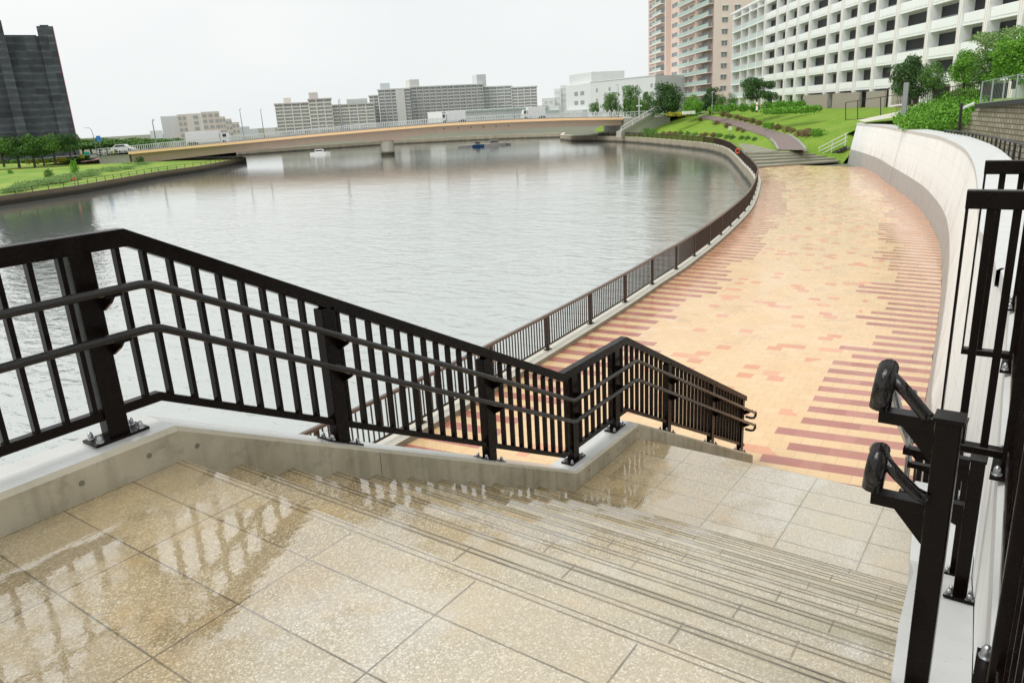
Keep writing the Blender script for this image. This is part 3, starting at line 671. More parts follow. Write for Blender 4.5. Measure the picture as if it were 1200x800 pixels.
def river_fence():
    root=thing('riverside_railing','long low brown railing curving along the river edge of the plaza','railing')
    # resample by length
    pts=[Vector((p[0],p[1])) for p in FEN]; seg=[];L=0;cum=[0]
    for a,c in zip(pts,pts[1:]): L+=(c-a).length; cum.append(L)
    def P(s):
        for i in range(len(pts)-1):
            if s<=cum[i+1] or i==len(pts)-2:
                t=(s-cum[i])/(cum[i+1]-cum[i]); return pts[i].lerp(pts[i+1],t),(pts[i+1]-pts[i]).normalized()
    s0=None
    # align a post with x=13.7
    sa=cum[FEN.index((13.7,9.0))]; step=2.33; s0=sa-step*8
    zb,zt=-3.74,-2.93
    path=[P(s)[0] for s in [s0+i*1.17 for i in range(0,int((L-s0)/1.17))]]
    b=B(); b.bar([(p.x,p.y,zt) for p in path],.075,.055,'browntop'); b.obj('top_rail',root)
    b=B(); b.bar([(p.x,p.y,zb+.1) for p in path],.035,.035,'brown'); b.obj('bottom_rail',root)
    far=B(); s=s0;i=0
    np_=0
    while s<L-.5:
        p,t=P(s); n=Vector((-t.y,t.x))
        tgt=B()
        o=p-t*.035-n*.03; tgt.obox((o.x,o.y,zb),(t.x*.07,t.y*.07,0),(n.x*.06,n.y*.06,0),(0,0,zt-zb-.02),'brown')
        o=p-t*.09-n*.06; tgt.obox((o.x,o.y,zb),(t.x*.18,t.y*.18,0),(n.x*.12,n.y*.12,0),(0,0,.02),'brown')
        tgt.obj('post',root); s+=step
    s=s0+.12; near=[]; allb=[]
    while s<L-.5:
        ph=(s-s0)%step
        if ph>.07 and ph<step-.07: allb.append(s)
        s+=.1165
    sel=[q for q in allb if q>sa-step*2.5][:100]
    for q in allb:
        p,t=P(q); n=Vector((-t.y,t.x)); tgt=B() if q in sel else far; o=p-t*.0085-n*.012
        tgt.obox((o.x,o.y,zb+.1),(t.x*.017,t.y*.017,0),(n.x*.024,n.y*.024,0),(0,0,zt-zb-.11),'brown')
        if tgt is not far: tgt.obj('baluster',root)
    o=far.obj('baluster_rows',root); o['kind']='stuff'
river_fence()
# ------------------------------------------------------------------ vegetation helpers
def leafmesh(name,lobes,n,size,mat,seed,flat=1.):
    """many small leaf faces through the volume of several lobes"""
    r=random.Random(seed); vs=[];fs=[]
    tot=sum(l[3]*l[4]*l[5] for l in lobes)
    for (cx,cy,cz,rx,ry,rz) in lobes:
        k=int(n*rx*ry*rz/tot)
        for _ in range(k):
            while True:
                x,y,z=r.uniform(-1,1),r.uniform(-1,1),r.uniform(-1,1); q=x*x+y*y+z*z
                if q<1 and r.random()<.25+.75*q: break
            j=1+.18*math.sin(5*x+3*z+seed)+.1*math.sin(9*y-4*x)
            c=Vector((cx+x*rx*j,cy+y*ry*j,cz+z*rz*j)); s=size*r.uniform(.6,1.4)
            a=Vector((r.gauss(0,1),r.gauss(0,1),r.gauss(0,.8))).normalized(); t=a.orthogonal().normalized(); t.rotate(Matrix.Rotation(r.uniform(0,6.28),3,a)); u=a.cross(t)*.6
            i=len(vs); vs+=[tuple(c-t*s),tuple(c+u*s),tuple(c+t*s),tuple(c-u*s)]; fs.append((i,i+1,i+2,i+3))
    me=bpy.data.meshes.new(name); me.from_pydata(vs,[],fs); me.materials.append(MT[mat]); me.update(); return me
def treeproto(kind,seed):
    r=random.Random(seed); lobes=[]
    if kind=='round':
        for i in range(9):
            a=r.uniform(0,6.28); d=r.uniform(.1,.32); lobes.append((d*1.1*math.cos(a),d*1.1*math.sin(a),.60+r.uniform(-.24,.2),r.uniform(.16,.26),r.uniform(.16,.26),r.uniform(.12,.2)))
        lobes.append((0,0,.62,.24,.24,.24))
    elif kind=='spread':
        for i in range(14):
            a=r.uniform(0,6.28); d=r.uniform(.1,.5); lobes.append((d*math.cos(a),d*math.sin(a),.66+r.uniform(-.2,.18)-d*.15,r.uniform(.12,.24),r.uniform(.12,.24),r.uniform(.09,.16)))
    elif kind=='bushy':
        for i in range(22):
            a=r.uniform(0,6.28); h=r.uniform(.12,.86); w=.34*math.sqrt(max(.1,1-((h-.42)/.58)**2)); d=r.uniform(.2,1.)*w; lobes.append((d*math.cos(a),d*math.sin(a),h,r.uniform(.1,.17),r.uniform(.1,.17),r.uniform(.07,.12)))
        lobes.append((0,0,.45,.3,.3,.38))
    elif kind=='conic':
        for i in range(9):
            h=.3+.07*i; w=.26*(1.05-h)+.08; lobes.append((r.uniform(-.05,.05),r.uniform(-.05,.05),h,w,w,.09))
    return lobes
def trunkmesh(name,h,r0,seed):
    b=B(); r=random.Random(seed); lean=r.uniform(-.03,.03)
    b.tube([(0,0,-.02),(lean*.5,0,h*.4),(lean,0.01,h*.75)],[r0,r0*.8,r0*.5],'bark',8)
    for i in range(5):
        a=r.uniform(0,6.28); e=Vector((math.cos(a)*.22,math.sin(a)*.22,h*.75+r.uniform(.1,.25))); b.tube([(lean*.8,0,h*r.uniform(.45,.7)),e*.5+Vector((0,0,h*.3)),e],[r0*.45,r0*.3,r0*.12],'bark',5)
    return b
TREES={}
def tree(kind,mat,loc,H,W,label,group,seed=0,n=2600,size=.028):
    key=(kind,mat,n)
    if key not in TREES:
        TREES[key]=(leafmesh('crown',treeproto(kind,len(TREES)+3),n,size,mat,len(TREES)),None)
        o=trunkmesh('trunk',.55,.03 if kind!='round' else .035,len(TREES)).obj('trunk'); TREES[key]=(TREES[key][0],o.data); bpy.data.objects.remove(o)
    cm,tm=TREES[key]
    t=thing('broadleaf_tree' if kind!='conic' else 'conical_tree',label,'tree',group,loc); t.scale=(W,W*R.uniform(.9,1.1),H); t.rotation_euler=(0,0,R.uniform(0,6.28))
    for nme,me in (('crown',cm),('trunk',tm)):
        o=bpy.data.objects.new(nme,me); COL.objects.link(o); o.parent=t
    return t
SHR={}
def shrub(mat,loc,sx,sy,sz,label,group=None,n=260,name='shrub',rot=0.,size=.10):
    key=(mat,n,size)
    if key not in SHR:
        r=random.Random(len(SHR)); lb=[(r.uniform(-.3,.3),r.uniform(-.3,.3),.4+r.uniform(-.1,.15),.6,.6,.42) for _ in range(4)]
        SHR[key]=leafmesh('shrub',lb,n,size,mat,len(SHR))
    o=bpy.data.objects.new(name,SHR[key]); COL.objects.link(o); o.location=loc; o.scale=(sx,sy,sz); o.rotation_euler=(0,0,rot or R.uniform(0,6)); return tag(o,label,'shrub',group)
exec_after=[]
# ------------------------------------------------------------------ right levee terrain
E2=[Vector(p) for p in FEN if p[0]>=38]+[Vector(p) for p in SHORE[:3]]
def Efr(i): 
    a=E2[max(i-1,0)];c=E2[min(i+1,len(E2)-1)]; t=(c-a).normalized(); return E2[i],Vector((t.y,-t.x))
QZ=[(0,-3.84),(3.2,-3.7),(4.6,-2.95),(7,-2.1),(10,-1.35),(14,-.65),(20,-.35),(40,.1),(120,.3)]
def prof(q,X): 
    s=max(0,min(1,(X-92)/25)); q2=q-3.5*s
    if q2<3.2: return max(-3.84,-3.8)
    z=interp(QZ,q2)
    n=max(0,min(1,(78-X)/10))
    return z
def levee():
    b=B(); qs=[0,3.2,4.6,5.8,7,8.5,10,12,14,17,20,30,40,70,120]
    idx=[i for i in range(len(E2)) if E2[i].x>70]
    rows=[]
    cross=[]
    for i in idx:
        p,n=Efr(i); cross.append((p,n))
    # refine
    fine=[]
    for (p,n),(p2,n2) in zip(cross,cross[1:]):
        for k in range(3): fine.append((p.lerp(p2,k/3),n.lerp(n2,k/3).normalized()))
    fine.append(cross[-1])
    for p,n in fine:
        row=[]
        for q in qs:
            s=1. 
            w=p+n*q
            row.append((w.x,w.y,prof(q,p.x)))
        rows.append(row)
    for r0,r1 in zip(rows,rows[1:]):
        for j in range(len(qs)-1): b.face([r0[j],r0[j+1],r1[j+1],r1[j]],'grass')
    P2=[Vector(p) for p in ((67.9,14.6,-4.1),(67.95,14.5,-4.0),(68.0,14.4,-3.8),(68.05,14.2,-3.5),(68.1,14.0,-3.1),(68.2,13.7,-2.6),(68.3,13.3,-1.9),(68.6,12.7,-1.2),(71,7.5,-.8),(72.5,4.5,-.7),(75,-1,-.6),(79,-9,-.4),(90,-30,0),(105,-60,.2),(120,-95,.2))]
    r0=rows[0]
    for j in range(len(qs)-1): b.face([P2[j],P2[j+1],r0[j+1],r0[j]],'grass')
    o=b.obj('grass_slope',smooth=True); tag(o,kind='structure')
levee()
def surf(w,lift=.03):
    """height of the levee at plan point w"""
    best=(1e9,None)
    for i in range(len(E2)-1):
        a,c=E2[i],E2[i+1]; t=max(0,min(1,(w-a).dot(c-a)/(c-a).length_squared)); p=a.lerp(c,t); d=(w-p).length
        if d<best[0]: best=(d,p)
    return prof(best[0],best[1].x)+lift
# grass behind the wall (between flood wall crest and the retaining wall / building terrace)
def behind():
    b=B()
    xs=[8,14,20,28,36,44,52,60,68,76,86]
    def yo(x): return interp([(8,-1.2),(20,-.2),(28,1.2),(36,2.6),(44,4.9),(52,7.2),(60,9.9),(68,13.0),(76,17.2),(86,22.5)],x)
    for xa,xb in zip(xs,xs[1:]):
        rows=[]
        for x in (xa,xb):
            f=max(0,min(1,(x-44)/22)); y=yo(x)
            z0=-2.1*(1-f)-1.0*f if x<70 else interp([(68,-1.2),(76,-2.5),(86,-2.6)],x)
            rows.append([(x,y,z0),(x+1,y-3,-2.1*(1-f)-.85*f),(x+3,y-8,-2.1*(1-f)-.5*f),(x+8,y-20,-2.1*(1-f)+.0*f),(x+30,y-60,-2.1*(1-f)+.1*f)])
        for j in range(4):
            mat='asphalt' if xa<44 else 'grass'
            b.face([rows[0][j],rows[0][j+1],rows[1][j+1],rows[1][j]],mat)
    
    tag(b.obj('levee_ground'),kind='structure')
behind()
# far steps from the plaza up to the path
def far_steps():
    a0,a1=at(889,197,z=ZP),at(985,190,z=ZP); b0,b1=at(872.5,178.5,z=-3.2),at(958,176.5,z=-3.2); n=5
    b=B()
    for i in range(n):
        f0,f1=i/n,(i+1)/n; z=ZP+(.65)*(i+1)/n
        p,q,r,s=a0.lerp(b0,f0),a1.lerp(b1,f0),a1.lerp(b1,f1),a0.lerp(b0,f1)
        b.face([(p.x,p.y,z-.13),(q.x,q.y,z-.13),(q.x,q.y,z),(p.x,p.y,z)],'stepsriser')
        b.face([(p.x,p.y,z),(q.x,q.y,z),(r.x,r.y,z),(s.x,s.y,z)],'steps')
    for i,(u,v) in enumerate(((a0,b0),(a1,b1))): b.face([(u.x,u.y,ZP),(v.x,v.y,ZP),(v.x,v.y,-3.18)],'grey')
    c0,c1=b0,b1; d0,d1=at(866,168,z=-3.19),at(906,174,z=-3.19)
    tag(b.obj('stone_steps'),'broad shallow stone steps at the far end of the plaza','steps')
    b=B(); 
    e=[at(872,179,z=-3.17),at(914,178,z=-3.17),at(905.5,175.5,z=-3.17),at(884,170,z=-3.17),at(865,167.5,z=-3.17)]
    b.face(e,'steps'); tag(b.obj('lower_path'),kind='structure')
far_steps()
def ramp_path():
    Lx=[(912,177.5),(908,170),(903,165),(895,160),(880,155),(865,150),(850,146),(835,141.7),(818,138.2)]
    Rx=[(944,177.5),(935,167),(925,160),(905,153.5),(893,150),(880,146),(865,142),(850,139),(824,135.2)]
    def dens(Q):
        o=[]
        for p,q in zip(Q,Q[1:]):
            for k in range(4): o.append((p[0]+(q[0]-p[0])*k/4,p[1]+(q[1]-p[1])*k/4))
        return o+[Q[-1]]
    up=Vector((0,0,.10)); Lp=[lev(*q)+up for q in dens(Lx)]; Rp=[lev(*q)+up for q in dens(Rx)]
    b=B()
    for i in range(len(Lp)-1):
        a,c,d,e=Lp[i],Rp[i],Rp[i+1],Lp[i+1]; m0=(a+c)/2; m1=(e+d)/2
        m0.z=max(m0.z,surf(Vector((m0.x,m0.y)),.06)); m1.z=max(m1.z,surf(Vector((m1.x,m1.y)),.06))
        b.face([a,m0,m1,e],'path'); b.face([m0,c,d,m1],'path')
        for u,v in ((a,e),(c,d)): b.face([u,v,v+Vector((0,0,-.6)),u+Vector((0,0,-.6))],'path')
    tag(b.obj('footpath',smooth=False),kind='structure')
    b=B()
    for P_,sg in ((Lp,0),(Rp,0)): b.bar([(p.x,p.y,p.z+.02) for p in P_[:9]],.22,.22,'kerbstone')
    tag(b.obj('path_kerb'),'grey kerb stones edging the start of the brown ramp path','kerb')

# ------------------------------------------------------------------ steel stair beside the wall end
def steel_stair():
    root=thing('steel_stair','small steel stair with three pale rails at the far end of the white flood wall','stair')
    d0=73;d1=70
    A,Bq=at(958,187,d=d0),at(992,170.5,d=d1)
    u=(Bq-A); n=Vector((-u.y,u.x,0)).normalized()*1.1
    for k,off in enumerate((Vector((0,0,0)),n)):
        b=B(); b.obox(A+off+Vector((0,0,-.3)),u,n.normalized()*.06,(0,0,.3),'blackmetal'); b.obj('stringer',root)
    for i in range(9):
        b=B(); p=A+u*((i+.5)/9); b.obox(p+Vector((0,0,-.1)),Vector((u.x,u.y,0)).normalized()*.28,n,(0,0,.05),'pole'); b.obj('tread',root)
    for h in (.35,.65,1.0):
        b=B(); b.tube([A+Vector((-.3,-.1,h)),Bq+Vector((.1,0,h))],.035,'whitepaint',6); b.obj('rail',root)
    for t in (.05,.5,.95):
        b=B(); p=A+u*t; b.tube([p,p+Vector((0,0,1.0))],.03,'whitepaint',6); b.obj('rail_post',root)
    b=B(); b.obox(A+Vector((.4,0,-.7)),u*.95-Vector((0,0,u.z*.95)),n,(0,0,.5),'grey'); b.obj('footing',root)
steel_stair()
# ------------------------------------------------------------------ apartment building on the right
def white_block():
    root=thing('apartment_building','long white apartment building with deep loggias and ribbed pilasters above the levee','apartment building')
    W1=facade('white_facade',(.83,.845,.845),.0); W2=facade('pale_pink_rib',(.70,.60,.55),.0); IN=facade('loggia_wall',(.52,.49,.46),.0); GL=simple('dark_room_glass',(.03,.032,.034),.45,.3,.8,.15)
    TL=facade('loggia_tint',(.30,.37,.34),.2)
    A=Vector((96.0,10.0)); D=Vector((180,64.)); dv=(D-A); LEN=dv.length; dv.normalize(); n=Vector((-dv.y,dv.x))   # n points to the river side (left)
    if n.dot(-A)<0: n=-n
    zb=.5; h=2.82; z0=1.7+0.0; NF=7
    def t_(px): return hit(px,(A.x,A.y),(dv.x,dv.y))
    pil=[894,908,919.5,932,946,967,982.5,1001.5,1022.5,1046,1082,1118,1148,1187,1235]
    ts=sorted(t_(p) for p in pil)
    def P(t,off,z): w=A+dv*t+n*off; return (w.x,w.y,z)
    def slab(b,t0,t1,o0,o1,z0,z1,mat):
        b.obox(P(t0,o0,z0),(dv.x*(t1-t0),dv.y*(t1-t0),0),(n.x*(o1-o0),n.y*(o1-o0),0),(0,0,z1-z0),mat)
    tA,tB=ts[0],ts[-1]; rec=.85; ztop=z0+h*6+2.1
    # core behind the loggias
    b=B(); slab(b,tA-1,LEN+3,-12,-rec-.1,-1.5,ztop-.3,IN); b.obj('core',root)
    b=B(); slab(b,tA-1,LEN+3.2,-12.3,.05,ztop-.4,ztop,W1); b.obj('roof',root)
    b=B()
    for t in ts:
        w=.36
        slab(b,t-w,t+w,-rec-.1,.32,-1.5,ztop-.4,W1)
    b.obj('pilasters',root)
    b=B()
    for t in ts:
        for q in (-.2,.14): slab(b,t+q,t+q+.07,.32,.36,-1.0,ztop-.4,W2)
    b.obj('pilaster_ribs',root)
    for f in range(0,8):
        zf=z0+h*(f-1)+.55
        b=B(); slab(b,tA-.4,tB+.4,-rec,.06,zf-.28,zf,W1); b.obj('floor_slab',root)
        if f>0:
            b=B()
            for t0,t1 in zip(ts,ts[1:]): slab(b,t0+.42,t1-.42,-.08,.10,zf,zf+.92,W1)
            b.obj('parapet',root)
    # loggia back: window and dividing wall
    proto={}
    wins=[]
    for i,(t0,t1) in enumerate(zip(ts,ts[1:])):
        w=t1-t0-.84
        for f in range(0,7):
            zf=z0+h*(f-1)+.55
            b=B(); r=random.Random(i*31+f)
            slab(b,t0+.5,t0+.45+w*.98,-rec-.08,-rec-.02,zf+.15,zf+2.3,GL)
            slab(b,t0+.5+w*.31-.04,t0+.5+w*.31+.04,-rec-.02,-rec+.02,zf+.15,zf+2.3,W1)
            if r.random()<.5: slab(b,t0+.5+w*.1,t0+.5+w*.28,-rec-.015,-rec+.0,zf+.3,zf+2.2,W2)
            b.obj('loggia_window',root)
            if r.random()<.45 and f>0:
                b=B(); slab(b,t0+.5+w*.65,t0+.5+w*.65+.7,-rec+.1,-rec+.5,zf,zf+.75,W1); slab(b,t0+.5+w*.65+.1,t0+.5+w*.65+.55,-rec+.5,-rec+.52,zf+.1,zf+.6,MT['blackmetal']); b.obj('air_conditioner',root)
            if r.random()<.5 and f>0:
                b=B(); slab(b,t0+.5,t1-.5,-.02,.0,zf+1.0,zf+1.05,MT['pole']); b.obj('laundry_rail',root)
    # set back end wing with glass balconies
    tl=[t_(p) for p in (857,866.5,875.2,884.5,894)]; tl.sort()
    GB=facade('frosted_balcony_glass',(.50,.58,.56),.2)
    b=B()
    for t in tl: slab(b,t-.12,t+.12,-rec-.1,.1,-1,ztop-.4,W1)
    b.obj('wing_fins',root)
    for f in range(1,8):
        zf=z0+h*(f-1)+.55; b=B(); slab(b,tl[0]-.1,tl[-1]+.3,-rec,.12,zf-.22,zf,W1); b.obj('wing_slab',root)
        if f<7:
            b=B(); slab(b,tl[0],tl[-1],.02,.06,zf,zf+.95,GB); b.obj('balcony_glass',root)
            
    # beige garden walls at the foot
    BG=facade('beige_block',(.34,.30,.26),0.)
    for a,c in ((946,978),(981,1016),(1021,1047),(1052,1080)):
        t0,t1=sorted((t_(a),t_(c))); b=B(); slab(b,t0+.5,t1-.5,.6,.85,-1.3,1.7,BG); o=b.obj('garden_wall',root)
    return A,dv,n
WA,WD,WN=white_block()
def pink_tower():
    root=thing('apartment_tower','tall pink brick apartment tower with rows of green glass balconies behind the trees','apartment tower')
    PK=facade('pink_brick',(.70,.545,.46),.1); PD=facade('pink_band',(.74,.66,.61),.15); GG=facade('green_balcony_glass',(.34,.48,.42),.2); WH=facade('tower_window_frame',(.60,.58,.56),.2); GL=facade('tower_glass',(.16,.17,.18),.15,.5)
    C=Vector((208.8,79.7)); E_=Vector((259.7,121.2)); dv=(E_-C).normalized(); L=(E_-C).length; n=Vector((-dv.y,dv.x)); 
    if n.dot(C)>0: n=-n      # towards the camera side
    m=-n                      # depth direction
    zb,zt=-.5,46; h=2.9
    def P(t,o,z): w=C+dv*t+n*o; return (w.x,w.y,z)
    def slab(b,t0,t1,o0,o1,z0,z1,mat): b.obox(P(t0,o0,z0),(dv.x*(t1-t0),dv.y*(t1-t0),0),(n.x*(o1-o0),n.y*(o1-o0),0),(0,0,z1-z0),mat)
    def t_(px): return hit(px,(C.x,C.y),(dv.x,dv.y))
    b=B(); slab(b,0,L,-.4,0,zb,zt,PK); slab(b,.2,L,-16,-.4,zb,zt,PK)
    tI=t_(785.5); slab(b,tI,L,0,1.6,zb,zt,PK)
    b.obj('wall',root)
    # side face towards the right runs away behind the white block
    sd=Vector((dv.y,-dv.x))
    for f in range(15):
        z=1.3+h*f-.9
        t0,t1=sorted((t_(833.5),t_(815))); b=B(); slab(b,t0,t1,0,1.3,z,z+.22,PD); slab(b,t0,t1,1.22,1.3,z+.22,z+1.15,GG); o=b.obj('balcony',root)
        t0,t1=sorted((t_(813.5),t_(795.5))); b=B(); slab(b,t0,t1,0,.9,z,z+.22,PD); slab(b,t0,t1,.84,.9,z+.22,z+1.1,GG); b.obj('balcony',root)
        b=B()
        for a,c in ((818,823),(824.5,831),(799.5,804.5),(807,811)):
            t0,t1=sorted((t_(a),t_(c))); slab(b,t0,t1,-.04,.05,z+.3,z+2.15,GL); slab(b,(t0+t1)/2-.06,(t0+t1)/2+.06,.05,.09,z+.3,z+2.15,WH)
        b.obj('balcony_doors',root)
        t0,t1=sorted((t_(787),t_(793))); b=B(); slab(b,t0,t1,-.05,.04,z+1.0,z+2.1,GL); slab(b,t0,t1,.0,.12,z+2.1,z+2.25,WH); slab(b,(t0+t1)/2-.08,(t0+t1)/2+.08,.04,.07,z+1.,z+2.1,WH); b.obj('window',root)
        t0,t1=sorted((t_(784),t_(774))); b=B(); slab(b,t0,t1,1.6,2.9,z,z+.22,PD); slab(b,t0,t1,2.82,2.9,z+.5,z+1.15,GG); slab(b,t0,t1,2.8,2.9,z+.22,z+.5,PD); slab(b,t0,t1,1.58,1.66,z+.3,z+2.1,GL); b.obj('bay_balcony',root)
        t0,t1=sorted((t_(772.5),t_(766.5))); b=B(); slab(b,t0,t1,1.6,1.68,z+.9,z+2.1,GL); slab(b,t0-.3,t1+.3,1.6,2.1,z+.2,z+.5,PD); slab(b,(t0+t1)/2-.25,(t0+t1)/2+.25,1.68,1.75,z+.9,z+2.1,PK); b.obj('window',root)
    # flank with single windows, turned away to the right
    fl=sd.normalized()
    b=B(); w0=C; 
    L2=34
    o=C-Vector((dv.x,dv.y))*.06; 
    b.obox((o.x,o.y,zb),(fl.x*L2,fl.y*L2,0),(dv.x*10,dv.y*10,0),(0,0,38),facade('pink_flank_lightened',(.80,.655,.57),.12)); b.obj('flank_wall',root)  # brick colour lightened to make up for the shade on this side
    nn=Vector((-fl.y,fl.x)); 
    if nn.dot(C)>0: nn=-nn
    for f in range(12):
        z=1.3+h*f-.9
        for px in (847,861):
            t=hit(px,(C.x,C.y),(fl.x,fl.y)); t=abs(t); w=C+fl*t
            b=B(); b.obox((w.x-fl.x*.75+nn.x*.0,w.y-fl.y*.75,z+1.0),(fl.x*1.5,fl.y*1.5,0),(nn.x*.14,nn.y*.14,0),(0,0,1.15),GL)
            b.obox((w.x-fl.x*.85,w.y-fl.y*.85,z+2.15),(fl.x*1.7,fl.y*1.7,0),(nn.x*.35,nn.y*.35,0),(0,0,.12),GG)
            b.obox((w.x-fl.x*.06,w.y-fl.y*.06,z+1.0),(fl.x*.12,fl.y*.12,0),(nn.x*.2,nn.y*.2,0),(0,0,1.15),WH); b.obj('window',root)
pink_tower()
# ------------------------------------------------------------------ far buildings
def farblock(name,label,cat,pl,pr,ytl,ytr,ybase,d,depth,mat,win=None,dr=None,parts=(),zb=-4):
    """block whose camera-side face runs between two sight directions at distance d"""
    A=at(pl,ytl,d=d); C=at(pr,ytr,d=dr or d); zt=(A.z+C.z)/2
    root=thing(name,label,cat)
    dv=Vector((C.x-A.x,C.y-A.y)); L=dv.length; dv.normalize(); n=Vector((-dv.y,dv.x))
    if n.dot(Vector((A.x,A.y)))<0: n=-n    # away from camera
    b=B(); b.obox((A.x,A.y,zb),(dv.x*L,dv.y*L,0),(n.x*depth,n.y*depth,0),(0,0,zt-zb),mat); b.obj('wall',root)
    def F_(t0,t1,z0,z1,out,m,nm,inn=-.02):
        b=B(); b.obox((A.x+dv.x*t0-n.x*out,A.y+dv.y*t0-n.y*out,z0),(dv.x*(t1-t0),dv.y*(t1-t0),0),(n.x*(out-inn),n.y*(out-inn),0),(0,0,z1-z0),m); return b.obj(nm,root)
    return root,A,dv,n,L,zt,F_
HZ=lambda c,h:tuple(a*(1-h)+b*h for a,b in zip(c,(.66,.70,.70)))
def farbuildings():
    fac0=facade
    def facade_(n,c,h=0.,rough=.8,var=.06): return fac0(n,tuple(min(.85,v*1.15) for v in c),min(.8,h+.25),rough,var)  # far blocks get extra haze and lightening in their colour
    G1=facade_('far_window',(.30,.31,.31),.45,.5); 
    # cream block of three heights
    CR=facade_('cream_facade',(.60,.53,.42),.25); CP=facade_('cream_balcony',(.68,.64,.56),.25); RR=facade_('brown_roof',(.36,.26,.21),.3)
    def slabblock(nm,label,pl,pr,y0,y1,d,nf,nb,m1,m2,roof=None,h=None,gap=.45,dr=None,cols=False):
        root,A,dv,n,L,zt,F_=farblock(nm,label,'apartment block',pl,pr,y0,y1,0,d,14,m1,dr=dr)
        zt0=zt; H=zt-(-1.0); fh=H/nf
        for f in range(nf):
            z=-1.0+f*fh
            F_(.3,L-.3,z+.4*fh,z+fh*.92,.15,G1,'window_band',-.1)
            F_(0,L,z-.02,z+fh*.38,1.0,m2,'balcony')
        for k in range(nb+1):
            t=L*k/nb; F_(max(0,t-.25),min(L,t+.25),-2,zt,1.05,m1,'party_wall')
        F_(-.3,L+.3,zt,zt+.5,1.2,roof or m2,'roof_edge',-14)
        return root,A,dv,n,L,zt,F_
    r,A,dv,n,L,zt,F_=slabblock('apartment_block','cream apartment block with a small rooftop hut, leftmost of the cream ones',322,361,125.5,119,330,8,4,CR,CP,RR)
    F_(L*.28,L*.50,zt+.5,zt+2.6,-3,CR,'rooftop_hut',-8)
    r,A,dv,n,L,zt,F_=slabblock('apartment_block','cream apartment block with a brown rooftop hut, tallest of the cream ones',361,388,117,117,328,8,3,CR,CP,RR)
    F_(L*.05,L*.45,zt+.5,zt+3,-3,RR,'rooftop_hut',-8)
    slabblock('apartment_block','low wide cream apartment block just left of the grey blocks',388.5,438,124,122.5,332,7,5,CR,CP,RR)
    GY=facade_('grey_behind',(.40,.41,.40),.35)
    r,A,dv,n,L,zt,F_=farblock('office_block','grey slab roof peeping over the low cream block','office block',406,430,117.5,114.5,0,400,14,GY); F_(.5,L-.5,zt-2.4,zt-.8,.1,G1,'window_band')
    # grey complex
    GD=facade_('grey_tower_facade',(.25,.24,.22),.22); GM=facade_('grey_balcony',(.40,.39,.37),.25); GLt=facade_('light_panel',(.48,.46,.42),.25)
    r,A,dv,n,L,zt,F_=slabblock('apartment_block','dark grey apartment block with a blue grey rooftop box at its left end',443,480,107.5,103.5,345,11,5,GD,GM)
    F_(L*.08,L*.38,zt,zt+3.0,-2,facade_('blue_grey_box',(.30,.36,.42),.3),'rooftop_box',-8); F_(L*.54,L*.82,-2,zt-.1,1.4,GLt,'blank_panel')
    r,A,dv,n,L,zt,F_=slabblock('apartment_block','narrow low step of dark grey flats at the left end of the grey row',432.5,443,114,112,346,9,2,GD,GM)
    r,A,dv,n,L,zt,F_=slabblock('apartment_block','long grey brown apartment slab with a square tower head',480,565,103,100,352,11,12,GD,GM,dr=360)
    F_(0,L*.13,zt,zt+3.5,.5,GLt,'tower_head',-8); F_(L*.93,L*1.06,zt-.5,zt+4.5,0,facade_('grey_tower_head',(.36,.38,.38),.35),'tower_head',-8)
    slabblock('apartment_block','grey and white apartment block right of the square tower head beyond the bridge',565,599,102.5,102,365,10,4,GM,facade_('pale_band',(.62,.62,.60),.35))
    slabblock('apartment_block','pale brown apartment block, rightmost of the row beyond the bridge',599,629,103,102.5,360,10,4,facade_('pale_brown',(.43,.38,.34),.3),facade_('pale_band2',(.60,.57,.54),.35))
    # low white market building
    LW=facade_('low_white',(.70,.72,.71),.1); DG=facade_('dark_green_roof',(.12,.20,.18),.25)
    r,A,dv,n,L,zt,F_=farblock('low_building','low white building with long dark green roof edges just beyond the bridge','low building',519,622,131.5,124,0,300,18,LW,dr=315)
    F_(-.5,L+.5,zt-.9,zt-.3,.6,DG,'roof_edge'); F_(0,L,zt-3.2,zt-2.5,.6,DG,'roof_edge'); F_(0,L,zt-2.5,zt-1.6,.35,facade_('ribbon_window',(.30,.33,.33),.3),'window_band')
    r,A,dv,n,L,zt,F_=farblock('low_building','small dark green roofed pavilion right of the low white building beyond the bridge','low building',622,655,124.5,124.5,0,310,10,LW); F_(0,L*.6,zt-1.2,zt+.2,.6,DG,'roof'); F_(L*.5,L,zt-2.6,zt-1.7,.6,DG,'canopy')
    # distant white buildings
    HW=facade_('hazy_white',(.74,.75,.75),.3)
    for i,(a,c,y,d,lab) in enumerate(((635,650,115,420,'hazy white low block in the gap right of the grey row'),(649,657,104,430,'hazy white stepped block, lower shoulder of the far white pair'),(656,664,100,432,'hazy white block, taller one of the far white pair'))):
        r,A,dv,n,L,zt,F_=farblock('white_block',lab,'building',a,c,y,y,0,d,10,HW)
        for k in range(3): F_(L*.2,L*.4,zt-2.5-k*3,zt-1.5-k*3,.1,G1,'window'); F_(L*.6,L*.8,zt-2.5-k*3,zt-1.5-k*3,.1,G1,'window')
    # big grey white blank building
    BW=facade_('pale_grey_panel',(.52,.54,.53),.22); BW2=facade_('pale_grey_side',(.60,.62,.61),.22)
    root,A,dv,n,L,zt,F_=farblock('warehouse','large pale grey windowless warehouse with a rooftop box beyond the bridge end','warehouse',692,768,96,89.5,0,262,30,BW,dr=238)
    DK=facade_('dark_slot_window',(.06,.06,.06),.15)
    for px in (700,716,732,748,764):
        t=L*(px-692)/76
        for yy in ((zt-3.2),(zt-6.4)):
            if yy==zt-6.4 and px>720: continue
            F_(t-.45,t+.45,yy,yy+1.1,.06,DK,'window')
    F_(-.2,L+.2,zt,zt+.25,.15,BW2,'roof_edge')
